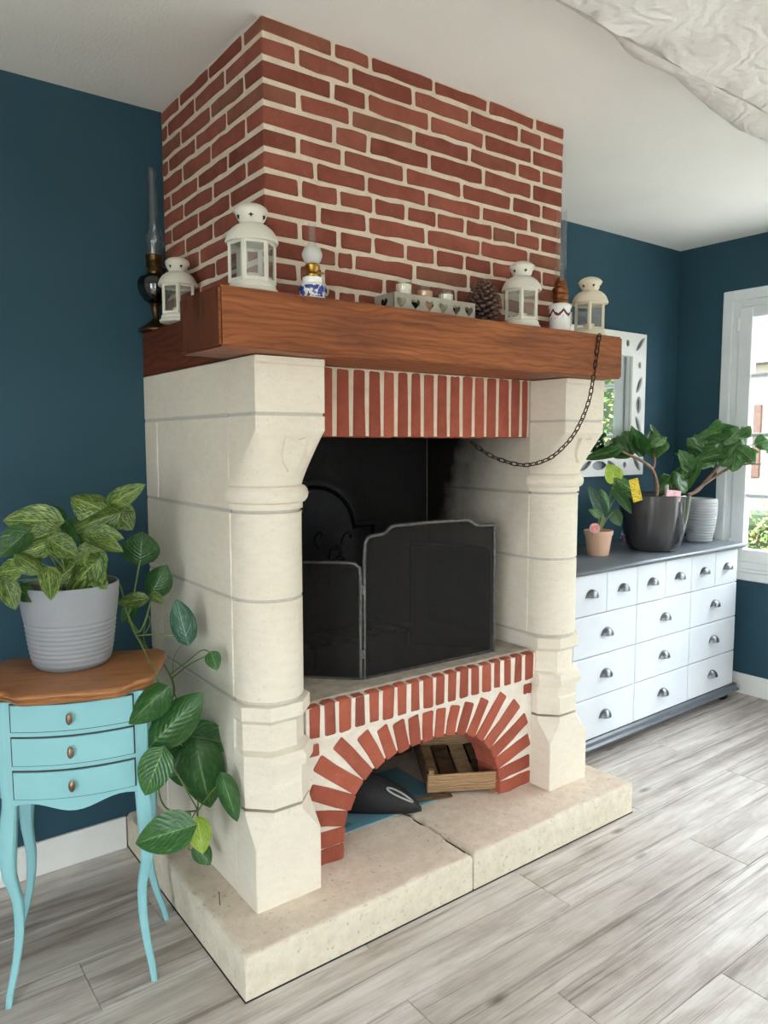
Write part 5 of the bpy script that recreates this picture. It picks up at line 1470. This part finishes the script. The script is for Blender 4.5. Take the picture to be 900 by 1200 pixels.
# ------------------------------------------------------------------ outside the window
pave = simple('pale_bounce_paving', (206, 196, 182), (220, 212, 200), 3, .9)  # made pale to bounce daylight up into the room
struct('bounce_terrace', MB().box(-12, LX - .2, FY - .2, 6, -.35, -.06).box(RX + .2, RX + 3.2, -12, 6, -.35, -.06).box(-12, RX + .2, FY - 6, FY - .2, -.35, -.06), pave)  # terrace added around the house as a daylight reflector
struct('ground', MB().box(RX + 3.2, 40, -30, 30, -.5, -.3).box(-30, RX + 3.2, -40, FY - 6, -.5, -.3), simple('lawn', (82, 92, 58), (104, 110, 74), 3, .95))
def hedge(label, cy, hl, hh, dens):
    th = thing('garden_hedge', label, 'hedge', (7.0, cy, -.3))
    MB().cbox(-.35, .35, -hl, hl, 0, hh, .1).build('hedge_core', simple('hedge_shade', (28, 40, 16), (42, 58, 24), 12, .9), th)
    mats = [simple('hedge_leaf_green', (62, 88, 34), (92, 118, 50), 8, .6), simple('hedge_leaf_yellow', (120, 122, 52), (146, 142, 70), 8, .6), simple('hedge_leaf_russet', (120, 80, 54), (140, 98, 70), 8, .6)]
    for mi, m in enumerate(mats):
        mb = MB()
        for k in range(int((5200, 2600, 1200)[mi] * dens)):
            y = random.uniform(-hl, hl); z = random.uniform(.02, hh + .15); x = -.38 - .12 * random.random() - .05 * noise.noise((y, z, 1))
            if z > hh + .01: x = random.uniform(-.4, .3)
            d = Vector((random.uniform(-1, .3), random.uniform(-1, 1), random.uniform(-1, 1))).normalized(); e = d.orthogonal().normalized(); l = random.uniform(.04, .07)
            p = Vector((x, y, z)); mb.add([p, p + d * l * .5 + e * l * .3, p + d * l, p + d * l * .5 - e * l * .3], [(0, 1, 2, 3)])
        o = mb.build('hedge_foliage', m, th); o['kind'] = 'stuff'
hedge('tall green and russet hedge that shows in the wall mirror', -4.6, 3.6, 3.0, 1.2)
hedge('low green hedge seen through the window at right', 3.4, 3.4, .95, .8)
def house():
    th = thing('neighbour_house', 'rendered house with brown shutters beyond the low hedge', 'house', (14, 2.0, -.3))
    MB().box(0, 6, -7, 7, 0, 3.2).build('wall', simple('taupe_render', (136, 126, 116), None, 4, .9), th)
    rf = MB(); rf.prism([(-.5, 3.2), (6.5, 3.2), (3, 5.4)], lambda u, v, d: (u, d, v), -7.4, 7.4); rf.build('roof', simple('slate_roof', (96, 92, 92), (120, 114, 112), 10, .8), th)
    for y in (-5.0, -2.0, 1.0, 4.0):
        w = MB().cbox(-.05, .02, y - .55, y + .55, 1.0, 2.4, .01).build('window', M['window_white'], th)
        MB().box(-.06, -.05, y - .45, y + .45, 1.1, 2.3).build('pane', simple('dark_pane', (60, 70, 80), None, 4, .1), w)
        for s_ in (-1, 1): MB().cbox(-.06, -.005, y + s_ * .85 - .27, y + s_ * .85 + .27, .98, 2.42, .01).build('shutter', simple('brown_shutter', (84, 56, 44), None, 4, .6), w)
house()
